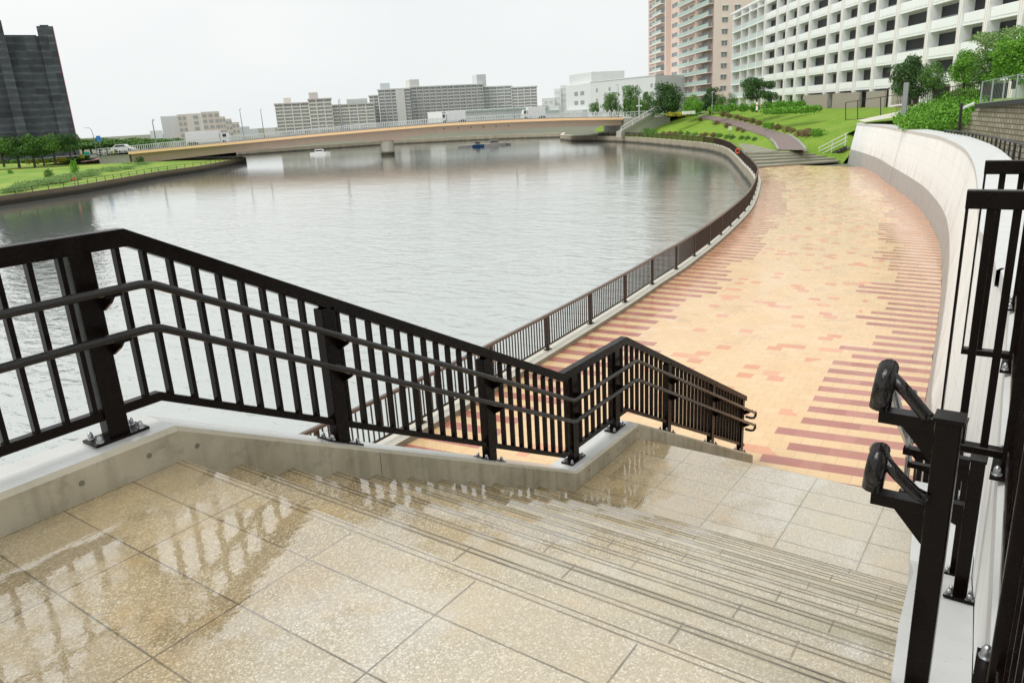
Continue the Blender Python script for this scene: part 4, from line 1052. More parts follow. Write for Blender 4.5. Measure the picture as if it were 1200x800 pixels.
    # left face
    P0_=at(692,97,d=262); P1_=at(663,100.5,d=285); q=Vector((P1_.x-P0_.x,P1_.y-P0_.y)); nn=Vector((-q.y,q.x)).normalized()
    if nn.dot(Vector((P0_.x,P0_.y)))<0: nn=-nn
    b=B(); b.obox((P0_.x,P0_.y,-4),(q.x,q.y,0),(nn.x*25,nn.y*25,0),(0,0,P0_.z+4),BW2); b.obj('side_wall',root)
    for a0 in (.25,.5):
        for zz in (P0_.z-3.6,P0_.z-6.6):
            b=B(); b.obox((P0_.x+q.x*a0-nn.x*.1,P0_.y+q.y*a0-nn.y*.1,zz),(q.x*.14,q.y*.14,0),(nn.x*.05,nn.y*.05,0),(0,0,1.2),DK); b.obj('window',root)
    b=B(); b.obox((P0_.x+q.x*.15-nn.x*1.5,P0_.y+q.y*.15-nn.y*1.5,-2),(q.x*.8,q.y*.8,0),(nn.x*1.4,nn.y*1.4,0),(0,0,3.3),facade_('trellis_canopy',(.33,.35,.35),.25)); b.obj('canopy',root)
    P2_=at(693,84.5,d=268);P3_=at(667,86,d=285); q=Vector((P3_.x-P2_.x,P3_.y-P2_.y))
    b=B(); b.obox((P2_.x,P2_.y,5),(q.x,q.y,0),(nn.x*12,nn.y*12,0),(0,0,P2_.z-5),BW); b.obj('rooftop_box',root)
    # left group beyond the bridge
    PG=facade_('pale_grey_blank',(.50,.52,.53),.3)
    farblock('office_block','blank pale grey block left of the stepped brown flats','office block',188,208,138,134.5,0,335,16,PG)
    farblock('low_building','low hazy cream building left of the blank grey block','low building',175.5,190,154,152.5,0,345,10,HW)
    BR=facade_('tan_brick',(.62,.50,.41),.15); BRW=facade_('tan_window',(.20,.21,.22),.12); BLt=facade_('tan_light_panel',(.70,.60,.52),.15)
    root=thing('stepped_flats','tan brick apartment block stepping down in terraces to the right, left of the bridge','apartment block')
    steps=[(207,218,134.5),(218,235,133.7),(235,256.5,131.5),(256.5,263.5,137),(263.5,271,139.5),(271,280,143.5)]
    for k,(a,c,y) in enumerate(steps):
        A=at(a,y,d=328); C=at(c,y-(c-a)*.05,d=328); dv=Vector((C.x-A.x,C.y-A.y)); L=dv.length; dv.normalize(); n=Vector((-dv.y,dv.x)); 
        if n.dot(Vector((A.x,A.y)))<0: n=-n
        b=B(); b.obox((A.x,A.y,-5),(dv.x*L,dv.y*L,0),(n.x*12,n.y*12,0),(0,0,C.z+5),BR if k!=1 else BLt); w=b.obj('wall',root)
        fl=0; z=C.z-1.9
        while z>-4:
            if k!=1:
                nc=max(2,int(L/1.9))
                for j in range(nc):
                    b=B(); t=L*(j+.2)/nc; b.obox((A.x+dv.x*t-n.x*.12,A.y+dv.y*t-n.y*.12,z),(dv.x*L/nc*.6,dv.y*L/nc*.6,0),(n.x*.1,n.y*.1,0),(0,0,1.1),BRW); b.obj('window',w)
            else:
                b=B(); t=L*.45; b.obox((A.x+dv.x*t-n.x*.12,A.y+dv.y*t-n.y*.12,z),(dv.x*1.6,dv.y*1.6,0),(n.x*.1,n.y*.1,0),(0,0,1.2),BRW); b.obj('window',w)
            z-=2.15
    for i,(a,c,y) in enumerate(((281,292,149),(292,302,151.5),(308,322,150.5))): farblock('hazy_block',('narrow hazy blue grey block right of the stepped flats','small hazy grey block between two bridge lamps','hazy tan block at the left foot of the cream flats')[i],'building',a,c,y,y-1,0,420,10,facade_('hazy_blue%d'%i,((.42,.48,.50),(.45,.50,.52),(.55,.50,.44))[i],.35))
    # tower wrapped in netting
    k=N('scaffold_netting',.8,.2); P=k.pos(); x,y,z=k.xyz(P); fl=k.M('FRACT',k.M('DIVIDE',z,1.72)); band=k.mr(k.M('ABSOLUTE',k.M('SUBTRACT',fl,.5)),.28,.36)
    n1=k.noise(P,.35,4,.6); n2=k.noise(k.comb(k.M('MULTIPLY',x,.5),k.M('MULTIPLY',y,.5),k.M('MULTIPLY',z,1.5)),1.,3)
    ver=k.M('FRACT',k.M('DIVIDE',x,1.1)); vb=k.mr(ver,.0,.12,.8,0.)
    c=k.mix(k.mr(n1,.3,.7),(.060,.068,.075),(.092,.102,.11)); c=k.mix(k.M('MULTIPLY',band,k.mr(n2,.35,.65,.1,.8)),c,(.15,.165,.175)); wn=k.white(k.comb(k.M('FLOOR',k.M('DIVIDE',x,2.2)),k.M('FLOOR',k.M('DIVIDE',z,1.72)),2.)); c=k.mix(k.mr(wn,.6,1.,0.,.5),c,(.022,.025,.028)); c=k.mix(k.M('MULTIPLY',vb,.35),c,(.045,.05,.055)); k.set('Base Color',c)
    NET=k.m; PKE=simple('red_edge',(.45,.12,.16)); 
    root=thing('netted_tower','dark high rise wrapped in black scaffold netting with a pink corner line','tower block')
    D=230
    def blk(pa,pb,yt,dd,dep,nm,extra=0):
        A=at(pa,165,d=dd); C=at(pb,165,d=dd); T=at((pa+pb)/2,yt,d=dd) ; dv=Vector((C.x-A.x,C.y-A.y)); L=dv.length; dv.normalize(); n=Vector((-dv.y,dv.x))
        if n.dot(Vector((A.x,A.y)))<0: n=-n
        b=B(); b.obox((A.x,A.y,-4),(dv.x*L,dv.y*L,0),(n.x*dep,n.y*dep,0),(0,0,T.z+4),NET); b.obj(nm,root); return A,C,dv,n,L,T.z
    # pixel columns are given where the block meets the ground
    blk(-30,90,42.5,230,18,'netted_wall')
    A,C,dv,n,L,zt=blk(72,90.5,31,229,12,'netted_stair_head')
    b=B(); b.obox((C.x-dv.x*.05-n.x*.25,C.y-dv.y*.05-n.y*.25,-4),(dv.x*.14,dv.y*.14,0),(n.x*.14,n.y*.14,0),(0,0,zt+4),PKE); b.obj('pink_edge',root)
    blk(22,34,24,226,6,'netted_column'); blk(-30,22,24,232,6,'netted_stair_head')
    blk(10,70,41.3,236,2,'roof_scaffold'); blk(76,86,29.6,233,3,'roof_scaffold'); blk(-28,14,22.6,236,3,'roof_scaffold')
farbuildings()
# ------------------------------------------------------------------ bridge
BA=Vector((133.5,68.4)); BD=Vector((70.9-133.5,132.2-68.4)); BL=BD.length; BD.normalize(); BN=Vector((-BD.y,BD.x))
if BN.dot(BA)<0: BN=-BN
def bz(px,py):
    t=hit(px,(BA.x,BA.y),(BD.x,BD.y)); w=BA+BD*t; return t,at(px,py,d=w.length).z
def bridge():
    root=thing('road_bridge','low arched road bridge with orange brown girders across the river','bridge')
    top=[bz(*p) for p in ((733,137.6),(660,138.6),(600,140.6),(518,145),(448,150.5),(360,158),(280,165.5),(200,173),(152,177.5))]
    bot=[bz(*p) for p in ((733,147),(660,149),(600,152.5),(540,155),(497,157.5),(471,162),(456,166),(440,166),(401,165.5),(345,170.5),(280,178),(220,184.5),(163,191))]
    T=lambda t:interp(top,t); Bo=lambda t:interp(bot,t)
    def P(t,o,z): w=BA+BD*t+BN*o; return (w.x,w.y,z)
    W=14; n=44; t0,t1=0,BL
    lip=[B(),B()];gd=[B(),B()];dk=B();pr_=B();gr2=B();und=B()
    for i in range(n):
        a,c=t0+(t1-t0)*i/n,t0+(t1-t0)*(i+1)/n
        za,zc=T(a),T(c)
        for o0,o1,bb in ((-.15,.25,lip[0]),(W-.25,W+.15,lip[1])):
            bb.mesh([P(a,o0,za-.42),P(c,o0,zc-.42),P(c,o0,zc),P(a,o0,za),P(a,o1,za-.42),P(c,o1,zc-.42),P(c,o1,zc),P(a,o1,za)],[(0,1,2,3),(7,6,5,4),(3,2,6,7),(4,5,1,0)],'lip')
        for o0,o1,g_ in ((1.0,1.6,gd[0]),(W-1.6,W-1.,gd[1])):
            g_.mesh([P(a,o0,Bo(a)),P(c,o0,Bo(c)),P(c,o0,zc-.42),P(a,o0,za-.42),P(a,o1,Bo(a)),P(c,o1,Bo(c)),P(c,o1,zc-.42),P(a,o1,za-.42)],[(0,1,2,3),(7,6,5,4),(4,5,1,0)],'orange')
        und.face([P(a,1.6,Bo(a)+.3),P(c,1.6,Bo(c)+.3),P(c,W-1.6,Bo(c)+.3),P(a,W-1.6,Bo(a)+.3)],'orange')
        dk.face([P(a,.2,za-.12),P(c,.2,zc-.12),P(c,W-.2,zc-.12),P(a,W-.2,za-.12)],'asphalt')
        dk.face([P(a,-.1,za-.425),P(c,-.1,zc-.425),P(c,1.0,zc-.425),P(a,1.0,za-.425)],'orange')
    [q.obj('deck_edge',root) for q in lip]; [q.obj('girder',root) for q in gd]; dk.obj('deck',root); und.obj('deck_underside',root)
    for o in (.05,W-.05):
        b=B(); q=[t0+(t1-t0)*i/n for i in range(n+1)]
        b.bar([P(t,o,T(t)+.95) for t in q],.12,.1,'deckrail'); b.bar([P(t,o,T(t)+.07) for t in q],.16,.14,'pole')
        t=0
        while t<BL: b.obox(P(t,o-.04,T(t)),(BD.x*.10,BD.y*.10,0),(BN.x*.08,BN.y*.08,0),(0,0,.95),'deckrail'); t+=.34
        b.obj('parapet',root)
    # pier
    tp=hit(448,(BA.x,BA.y),(BD.x,BD.y)); k=N('pier_concrete',.8,.2); P_=k.pos(); z=k.xyz(P_)[2]
    c=k.mix(k.noise(P_,1.,4),(.36,.34,.29),(.48,.46,.40)); c=k.mix(k.mr(k.M('ADD',z,k.M('MULTIPLY',k.noise(P_,1.5),.5)),-4.1,-3.7,1.,0.),c,(.06,.055,.03)); k.set('Base Color',c)
    b=B(); poly=[]
    cc=BA+BD*tp+BN*(W/2)
    for i in range(20):
        a=2*math.pi*i/20; u=math.cos(a)*1.25; v=math.sin(a)*1.25+(5 if math.sin(a)>0 else -5); w=cc+BD*u+BN*v; poly.append((w.x,w.y))
    b.prism(poly,-6,Bo(tp)-.02,k.m); b.obj('pier',root)
    for px in (518,535,550,565,580,595):
        t,_=bz(px,150); b=B(); zc=(T(t)+Bo(t))/2-.1; w=P(t,.98,zc); 
        b.mesh([(w[0]+BD.x*.12*math.cos(a),w[1]+BD.y*.12*math.cos(a),w[2]+.13*math.sin(a)) for a in [j*math.pi/4 for j in range(8)]],[tuple(range(8))],'blackmetal'); b.obj('drain_hole',root)
    # abutments
    b=B(); b.obox(P(-.2,-.4,-4.3),(-BD.x*9,-BD.y*9,0),(BN.x*(W+.8),BN.y*(W+.8),0),(0,0,T(0)+4.1),'grey'); b.obj('abutment',root)
    b=B(); b.obox(P(-3.2,.4,-4.3),(-BD.x*.5,-BD.y*.5,0),(BN.x*W,BN.y*W,0),(0,0,2.0),'blackmetal'); 
    b=B(); b.obox(P(BL+.2,.6,-4.3),(BD.x*5,BD.y*5,0),(BN.x*(W-1),BN.y*(W-1),0),(0,0,T(BL)+3.9),'grey'); b.obj('abutment',root)
    b=B(); b.obox(P(-9,0,T(0)-.15),(-BD.x*55,-BD.y*55,0),(BN.x*W,BN.y*W,0),(0,0,.1),'asphalt'); b.obox(P(BL+.2,0,T(BL)-.15),(BD.x*16,BD.y*16,-.25),(BN.x*W,BN.y*W,0),(0,0,.1),'asphalt'); b.obj('approach_road',root)
    b=B()
    for (ta,tb,dz) in ((BL,BL+5,-.15),(-24,0,0)):
        t=ta
        while t<tb:
            z=T(BL)+(t-BL)/5*dz if ta>0 else T(0)
            b.obox(P(t,.05,z-.1),(BD.x*.1,BD.y*.1,0),(BN.x*.08,BN.y*.08,0),(0,0,1.05),'deckrail'); t+=.8
        za=T(BL) if ta>0 else T(0); zb=za+dz
        b.bar([P(ta,.08,za+.9),P(tb,.08,zb+.9)],.12,.1,'deckrail'); b.bar([P(ta,.08,za+.45),P(tb,.08,zb+.45)],.1,.07,'deckrail')
    b.obj('approach_railing',root)
    return T
BT=bridge()
def bp(t,o,z): w=BA+BD*t+BN*o; return Vector((w.x,w.y,z))
# lamps on the bridge
def lamp(px,py_top,label,o=.3,group='lamp posts along the bridge'):
    t=hit(px,(BA.x,BA.y),(BD.x,BD.y)); w=bp(t,o,0); zb=BT(max(0,min(BL,t))); zt=at(px,py_top,d=Vector((w.x,w.y)).length).z
    root=thing('lamp_post',label,'lamp post',group,(w.x,w.y,zb)); H=zt-zb
    b=B(); b.tube([(0,0,-.2),(0,0,H*.5),(0,0,H)],[.09,.07,.045],'pole',8); b.obj('pole',root)
    b=B(); b.tube([(0,0,H),(BN.x*.4,BN.y*.4,H+.1),(BN.x*1.,BN.y*1.,H+.12)],[.05,.05,.08],'pole',6); b.obj('lamp_head',root)
for px,py,o,lb in ((154.5,142,9,'thin lamp post at the left bridge approach above the tree belt'),(171.5,142.7,.4,'thin lamp post just left of the white lorry on the bridge'),(277.5,128.7,.4,'lamp post on the bridge just right of the stepped flats'),(290,130,12,'lamp post on the far side of the bridge, left of the cream flats'),(391,118,12,'shorter lamp post of the pair in front of the low cream block'),(397,117.4,.4,'taller lamp post of the pair in front of the low cream block'),(494,112,.4,'lamp post on the bridge in front of the grey tower head'),(601.5,102,.4,'lamp post on the bridge in front of the pale brown flats'),(725,99.7,.4,'lamp post on the bridge end in front of the warehouse')):
    lamp(px,py,lb,o)
def vehicle(kind,px,o,L,H,W,label,lane=1):
    t=hit(px,(BA.x,BA.y),(BD.x,BD.y)); z=BT(max(0,min(BL,t)))-.1; w=bp(t,o,z)
    root=thing(kind,label,'lorry' if kind=='lorry' else 'car',None,w); root.rotation_euler=(0,0,math.atan2(BD.y,BD.x)+(math.pi if lane>0 else 0))
    if kind=='lorry':
        b=B(); b.bar([(-L/2,0,.45+(H-.45)/2),(L*.28,0,.45+(H-.45)/2)],W,H-.45,'whitepaint',.03); b.obj('cargo_box',root)
        b=B(); c=H*.82; b.mesh([(L*.31,-W/2,.3),(L*.5,-W/2,.3),(L*.5,-W/2,c*.55),(L*.46,-W/2,c),(L*.31,-W/2,c)]+[(L*.31,W/2,.3),(L*.5,W/2,.3),(L*.5,W/2,c*.55),(L*.46,W/2,c),(L*.31,W/2,c)],[(0,1,2,3,4),(9,8,7,6,5),(1,6,7,2),(2,7,8,3),(3,8,9,4),(4,9,5,0)],'whitepaint'); cb=b.obj('cab',root)
        b=B(); b.box((L*.36,-W/2-.01,c*.55),(L*.45,W/2+.01,c*.9),'glass'); b.obj('window',cb)
        xs=(-L*.42,-L*.32,L*.38); r=.32
    else:
        pr=[(-L/2,.28),(L/2,.28),(L/2,.62),(L*.28,.80),(L*.12,H),(-L*.28,H),(-L*.42,.85),(-L/2,.8)]; b=B(); n=len(pr)
        b.mesh([(x,-W/2,z_) for x,z_ in pr]+[(x,W/2,z_) for x,z_ in pr],[tuple(range(n)),tuple(range(2*n-1,n-1,-1))]+[(i,i+n,(i+1)%n+n,(i+1)%n) for i in range(n)],'whitepaint'); bd=b.obj('body',root)
        b=B(); b.mesh([(x,s_*(W/2+.008),z_) for s_ in (-1,1) for x,z_ in ((-L*.34,.88),(L*.2,.84),(L*.09,H-.1),(-L*.26,H-.1))],[(0,1,2,3),(7,6,5,4)],'glass'); b.obj('window',bd); xs=(-L*.3,L*.3); r=.3
    for x in xs:
        for s_ in (-1,1):
            b=B(); b.tube([(x,s_*(W/2-.18),r),(x,s_*(W/2+.02),r)],r,'tyre',14); b.obj('wheel',root)
vehicle('lorry',222,9,7.6,2.35,2.1,'long white lorry driving right at the left end of the bridge',1)
vehicle('lorry',532,5,4.6,2.3,1.9,'white box lorry on the bridge in front of the low white building',-1)
vehicle('lorry',630,5,4.4,2.3,1.9,'white box lorry on the bridge near the far white blocks',-1)
vehicle('car',118,6,3.9,1.35,1.6,'white car on the approach road left of the bridge',1)
# ------------------------------------------------------------------ left bank
LB=[Vector(p) for p in [(86,150),(89,134),(88.7,124.6),(80,117),(69.7,109.2),(59.8,104.4),(51,98),(42.5,91.5),(32.5,87.3),(20,82),(10,78),(-20,68),(-60,55)]]
LQ=[(0,-3.85),(3,-3.75),(10,-3.45),(25,-3.1),(38,-2.75),(50,-2.2),(62,-1.75),(100,-1.7),(260,-1.7)]
def leftbank():
    b=B(); rows=[]
    for i,p in enumerate(LB):
        a=LB[max(i-1,0)];c=LB[min(i+1,len(LB)-1)]; t=(c-a).normalized(); n=Vector((t.y,-t.x)); 
        if i<3: n=Vector((-.6,.8)).normalized() if i==2 else Vector((-1,.1)).normalized()
        if i==3: n=Vector((-.6,.8)).normalized()
        rows.append([(p.x+n.x*q,p.y+n.y*q,z) for q,z in LQ])
    for r0,r1 in zip(rows,rows[1:]):
        for j in range(len(LQ)-1): b.face([r0[j],r1[j],r1[j+1],r0[j+1]],'bankgrass')
    tag(b.obj('river_bank_grass',smooth=True),kind='structure')
leftbank()
def lbz(w):
    best=1e9
    for a,c in zip(LB,LB[1:]):
        t=max(0,min(1,(w-a).dot(c-a)/(c-a).length_squared)); best=min(best,(a.lerp(c,t)-w).length)
    return interp(LQ,best)
def onbank(px,py):
    """iterate a sight line onto the left bank surface"""
    z=-3.3
    for _ in range(12):
        w=at(px,py,z=z); z=.5*z+.5*lbz(Vector((w.x,w.y)))
    w=at(px,py,z=z); return w
row=[(5,195,21,'leftmost tree of the row, cut by the photo edge'),(23,197,24,'second tree from the left in the row on the grassy bank'),(41,195.5,22,'third tree from the left in the row on the grassy bank'),(52,194,17,'slim fourth tree in the row on the grassy bank'),(65,192,22,'fifth tree from the left, rather wide, in the row on the grassy bank'),(83.5,188.5,18,'last tree of the row, nearest the street lamp')]
for i,(px,py,w,lb) in enumerate(row):
    p=at(px,py,d=150); p.z=max(p.z,-3.2); p=onbank(px,py) if False else p
    H=at(px,166+(-.0555)*px+ (0 if i!=3 else 3),d=150).z-p.z; tree('round','leafdark' if i%2 else 'leaf',p,H*1.32,w*.155*1.75,lb,'round trees on the left bank',n=5200,size=.02)
for i in range(12):
    px=88+i*9.6; d=165+(i%3)*8; base=at(px,180-.5*i,d=d); base.z=-2.1; zt=at(px,163.5-(i%3)*.8,d=d).z; q=['left','middle','right']
    tree('spread','leaf',base,(zt-base.z)*1.14,7.0+(i%2),'green tree in the dense belt behind the left end of the bridge','belt of trees left of the bridge',n=3400,size=.026)
for i in range(3):
    pass
for i,(px,py,w) in enumerate(((33,190.5,9),(44,190.5,6),(54,190,8),(66,188.5,8),(74,187,8),(96,183.5,4),(132,180,4))):
    p=at(px,py,d=152); shrub('leafyellow',p-Vector((0,0,.3)),w*.1,.7,.9,'yellow flowering hedge clump under the row of trees on the left bank','yellow hedge clumps',n=240)
for i,(px,py,s_,m,lb) in enumerate(((56,208,1.3,'leaf','dark round shrub alone on the left bank grass'),(89,203,1.2,'leafbright','upright bright shrub on the left bank grass'),(81,205.5,.5,'leaf','tiny shrub left of the upright bright shrub on the bank'),(163,193,1.6,'leafdark','dark ball shrub under the left end of the bridge'),(12,203.5,.8,'leafbright','small weed clump at the left end of the bank'))):
    p=onbank(px,py); shrub(m,p-Vector((0,0,.15)),s_*(.7 if i!=1 else .55),s_*.7,s_*(1.1 if i!=1 else 1.9),lb,n=500,size=.08)
r=random.Random(5)
rb=leafmesh('reeds',[(0,0,.35,1.,1.,.45)],700,.055,'leafpale',77)
merged_v=[];merged_f=[]
for i in range(85):
    px=r.choice([r.uniform(0,175),r.uniform(15,70),r.uniform(60,100)]); edge=230-px*.205; py=edge-abs(r.gauss(0,2.6))-1.2; p=onbank(px,py); s_=r.uniform(.45,1.0)
    o=len(merged_v); step=3
    for v in rb.vertices: merged_v.append((p.x+v.co.x*s_*1.6,p.y+v.co.y*s_*1.6,p.z+v.co.z*s_*.8))
    for f in rb.polygons: merged_f.append(tuple(o+q for q in f.vertices))
me=bpy.data.meshes.new('riverside_reeds'); me.from_pydata(merged_v,[],merged_f); me.materials.append(MT['leafpale']); o=bpy.data.objects.new('riverside_reeds',me); COL.objects.link(o); tag(o,'pale tall reeds and weeds along the left bank river wall','reeds',kind='stuff')
# left bank low fence, marker, pipe
b=B(); zz=-3.35; LF=[(p.x,p.y) for p in LB[2:11]]; b.bar([(p[0],p[1],-3.25) for p in LF],.05,.05,'brown'); b.bar([(p[0],p[1],-3.55) for p in LF],.04,.04,'brown')
for a,c in zip(LF,LF[1:]):
    n=int(math.hypot(c[0]-a[0],c[1]-a[1])/2); 
    for k in range(n): x,y=a[0]+(c[0]-a[0])*k/n,a[1]+(c[1]-a[1])*k/n; b.tube([(x,y,-3.85),(x,y,-3.22)],.04,'brown',5)
tag(b.obj('bank_fence'),'low rusty brown fence on top of the left bank river wall','fence')
mk_=thing('river_marker','small orange marker on a pale post at the left bank wall','marker'); p=at(90,226,z=WATER+.1)
b=B(); b.tube([p,p+Vector((0,0,1.9))],.05,'pole',6); b.obj('post',mk_)
b=B(); b.obox(p+Vector((-.15,-.1,1.45)),(.3,-.05,0),(0,.05,0),(0,0,.28),'redpaint'); b.obj('board',mk_)
# street lamp and signs on the left approach
p=at(114,182,d=160); L_=thing('street_lamp','tall curved street lamp beside a blue sign on the left approach road','street lamp',None,p); H=4.9
b=B(); X_=ray(0,0); rt=Vector((math.sin(YAW),-math.cos(YAW),0))
b.tube([(0,0,-.2),(0,0,H*.75),tuple(-rt*.15+Vector((0,0,H*.93))),tuple(-rt*.6+Vector((0,0,H)))],[.08,.06,.05,.04],'pole',8); b.obj('pole',L_)
b=B(); b.tube([tuple(-rt*.5+Vector((0,0,H))),tuple(-rt*1.2+Vector((0,0,H+.03)))],[.06,.1],'whitepaint',6); b.obj('lamp_head',L_)
def sign(px,py,d,w,h,mat,label,nm='road_sign',pole=1.5):
    p=at(px,py,d=d); s_=thing(nm,label,'sign',None,p); b=B(); b.obox(tuple(-rt*w/2),tuple(rt*w),tuple(Vector((-rt.y,rt.x,0))*.08),(0,0,h),mat); b.obj('panel',s_)
    b=B(); b.tube([(0,0,-pole),(0,0,h*.5)],.04,'pole',6); b.obj('post',s_)
sign(116,166,158,.75,1.0,'bluepaint','blue direction sign on the left approach road',pole=2.6)
sign(102,184,156,.95,.85,'greenpaint','green roadside sign left of the white car',pole=.4)
# pink cycle path on the left
b=B(); pts=[(86,192.5),(96,190),(108,188.2),(121,184.5),(135,181)]; pw=[(100,190.6),(112,188.6),(121,187.2),(131,184.6),(138,181.6)]
P1_=[onbank(*q)+Vector((0,0,.15)) for q in pts]; P2_=[onbank(*q)+Vector((0,0,.15)) for q in pw]
k=simple('pink_path',(.42,.20,.18),.7)
for a,c,d,e in zip(P1_,P1_[1:],P2_[1:],P2_): b.face([a,e,d,c],k)
tag(b.obj('cycle_path'),kind='structure')
# far bank ground
b=B(); SS=[Vector(p) for p in [(134.4,74.6)]+SHORE[:8]]; rows=[]
for i,p in enumerate(SS):
    a=SS[max(i-1,0)];c=SS[min(i+1,len(SS)-1)]; t=(c-a).normalized(); n=Vector((t.y,-t.x)); rows.append([(p.x+n.x*q,p.y+n.y*q,z) for q,z in ((0.5,-3.8),(4,-3.7),(8,-3.3),(14,-2.7),(60,-2.4),(160,-2.3))])
for r0,r1 in zip(rows,rows[1:]):
    for j in range(5): b.face([r0[j],r0[j+1],r1[j+1],r1[j]],'ground')
tag(b.obj('far_bank_grass',smooth=True),kind='structure')
# moored boats and pontoon beyond the bridge
def boat(px,py,d,L,label,c='whitepaint'):
    p=at(px,py,d=d); p.z=WATER; o=thing('motor_boat',label,'boat',None,p); o.rotation_euler=(0,0,math.atan2(rt.y,rt.x))
    b=B(); pr=[(-L/2,-.6),(L*.3,-.6),(L/2,0),(L*.3,.6),(-L/2,.6)]; b.prism(pr,-.2,.45,c); b.obj('hull',o)
    b=B(); b.box((-L*.25,-.45,.45),(L*.15,.45,1.1),'whitepaint'); cb=b.obj('cabin',o); b=B(); b.box((-L*.22,-.46,.7),(L*.14,.46,.95),'glass'); b.obj('window',cb)
boat(375,175,168,4.2,'small white motor boat on the far water left of the bridge pier')
boat(580,161.5,160,4.5,'white motor boat moored at the pontoon under the bridge')
boat(560,162.5,158,2.4,'low boat with a blue cover at the pontoon under the bridge','bluepaint')
p=at(570,163,d=160); b=B(); b.obox((p.x-rt.x*6,p.y-rt.y*6,WATER),(rt.x*11,rt.y*11,0),(1.4,1.0,0),(0,0,.35),'grey'); tag(b.obj('pontoon'),'grey mooring pontoon under the bridge','pontoon')
# ------------------------------------------------------------------ planting on the right levee
def lev(px,py,z0=-1.5):
    """sight line onto the levee surface (march)"""
    D=ray(px,py); D=D/math.hypot(D.x,D.y); k=60.
    while k<240:
        w=D*k; z=w.z+HC
        if z<surf(Vector((w.x,w.y)),0): return Vector((w.x,w.y,surf(Vector((w.x,w.y)),0)))
        k+=.5
    return at(px,py,d=150)
def T_(kind,mat,pl,pr,pt,pb,d,label,n=5200,size=.019,group=None,zb=None,wf=1.0):
    base=at((pl+pr)/2,pb,d=d); top=at((pl+pr)/2,pt,d=d)
    dep=d*.9; W=(pr-pl)/875*d*1.12
    if zb is not None: base.z=zb
    H=(top.z-base.z)
    tree(kind,mat,base,H*1.15,W*wf*({'round':1.35,'spread':.95,'conic':1.9,'bushy':1.15}[kind]),label,group,n=n,size=size)
g='trees between the levee and the towers'
T_('bushy','leaf',690,704,121,137,175,'small green tree left of the white arches at the bridge end',group=g)
T_('bushy','leaf',706,727,110,138,172,'loose green tree in front of the warehouse windows',group=g)
T_('bushy','leaf',727,752,102,139,168,'tall airy green tree in front of the warehouse corner',group=g)
T_('bushy','leaf',750,768,109,138,160,'green tree just left of the big dark tree',group=g)
T_('bushy','leafdark',764,803,99,137,150,'big dark dense tree in front of the pink tower',n=7000,size=.02,group=g)
T_('bushy','leafbright',797,822,112,136,146,'bright green tree right of the big dark tree',n=4500,group=g)
T_('bushy','leafdark',818,846,104,133,150,'wide dark tree in front of the pink tower flank',n=5000,group=g)
T_('bushy','leaf',839,852,110,129,140,'small round tree, left one of the pair before the pink tower',n=3000,group=g)
T_('bushy','leaf',851,864,109,128,138,'small round tree, right one of the pair beside the white building end',n=3000,group=g)
T_('spread','leafdark',868,905,93,131,118,'broad dark pine like tree in front of the white building end',n=7000,size=.02,group=g)
T_('bushy','leaf',740,757,118,139,156,'small green tree low between the airy tree and its right neighbour',group=g)
T_('bushy','leafdark',778,795,112,137,158,'dark tree half hidden behind the big dark tree',group=g)
T_('bushy','leafbright',808,824,119,136,142,'small bright tree right of the bright green one before the pink tower',group=g)
u='trees on the terrace at upper right'
T_('bushy','leafdark',1046,1085,67,122,66,'drooping dark tree behind the grey lamp pole',n=9000,size=.017,group=u)
T_('bushy','leaf',1080,1107,73,108,64,'green tree between the drooping tree and the round ones at upper right',n=5000,group=u)
T_('bushy','leafbright',1112,1146,60,103,60,'compact round tree, leftmost of the bright ones at upper right',n=7000,size=.018,group=u)
T_('bushy','leaf',1138,1172,62,104,58,'round tree in the middle of the bright ones at upper right',n=7000,size=.018,group=u)
T_('bushy','leafbright',1160,1216,40,103,56,'largest bright tree, cut by the right edge of the photo',n=11000,size=.016,group=u)
T_('spread','leafpale',1150,1196,32,85,64,'pale airy tree rising behind the largest bright tree',n=6000,size=.018,group=u)
# clipped hedges

ramp_path()
def hedge(pl,pr,yt,yb,d,mat,label,dr=None,yt2=None,yb2=None,size=.12,n=900):
    A=at(pl,yb,d=d);C=at(pr,yb2 if yb2 is not None else yb,d=dr or d); h=at(pl,yt,d=d).z-A.z
    L=(C-A).length; k=max(2,int(L/1.2)); lb=[]
    for i in range(k+1):
        p=A.lerp(C,i/k); lb.append((p.x,p.y,p.z+h*.45,.9,.9,h*.55))
    me=leafmesh('hedge',lb,n,size,mat,int(pl)); o=bpy.data.objects.new('hedge',me); COL.objects.link(o); tag(o,label,'hedge')
hedge(-12,100,188.5,194,170,'leaf','long dark hedge behind the row of round trees on the left bank',yt2=0,yb2=188,n=5200,size=.16)
hedge(857,884,121,130,128,'leafbright','clipped green hedge left of the broad dark tree',n=1800)
hedge(898,911,120,128,118,'leafbright','short green hedge just right of the broad dark tree',n=900)
hedge(914,937,118,127.5,112,'leafbright','clipped green hedge below the ground floor of the white building',n=1800)
hedge(901,954,126.5,133.5,104,'leafbright','long low bright hedge along the levee crest',dr=94,yb2=131,n=3400)
hedge(836,851,123,131,134,'leafbright','low green bushes left of the small round trees',n=900)
hedge(787,806,131.5,136,140,'leafyellow','yellow green hedge at the top of the left grass slope',n=900)
hedge(806,813,132.5,136.5,140,'leaf','small dark hedge beside the white bench wall at the path top',n=300)
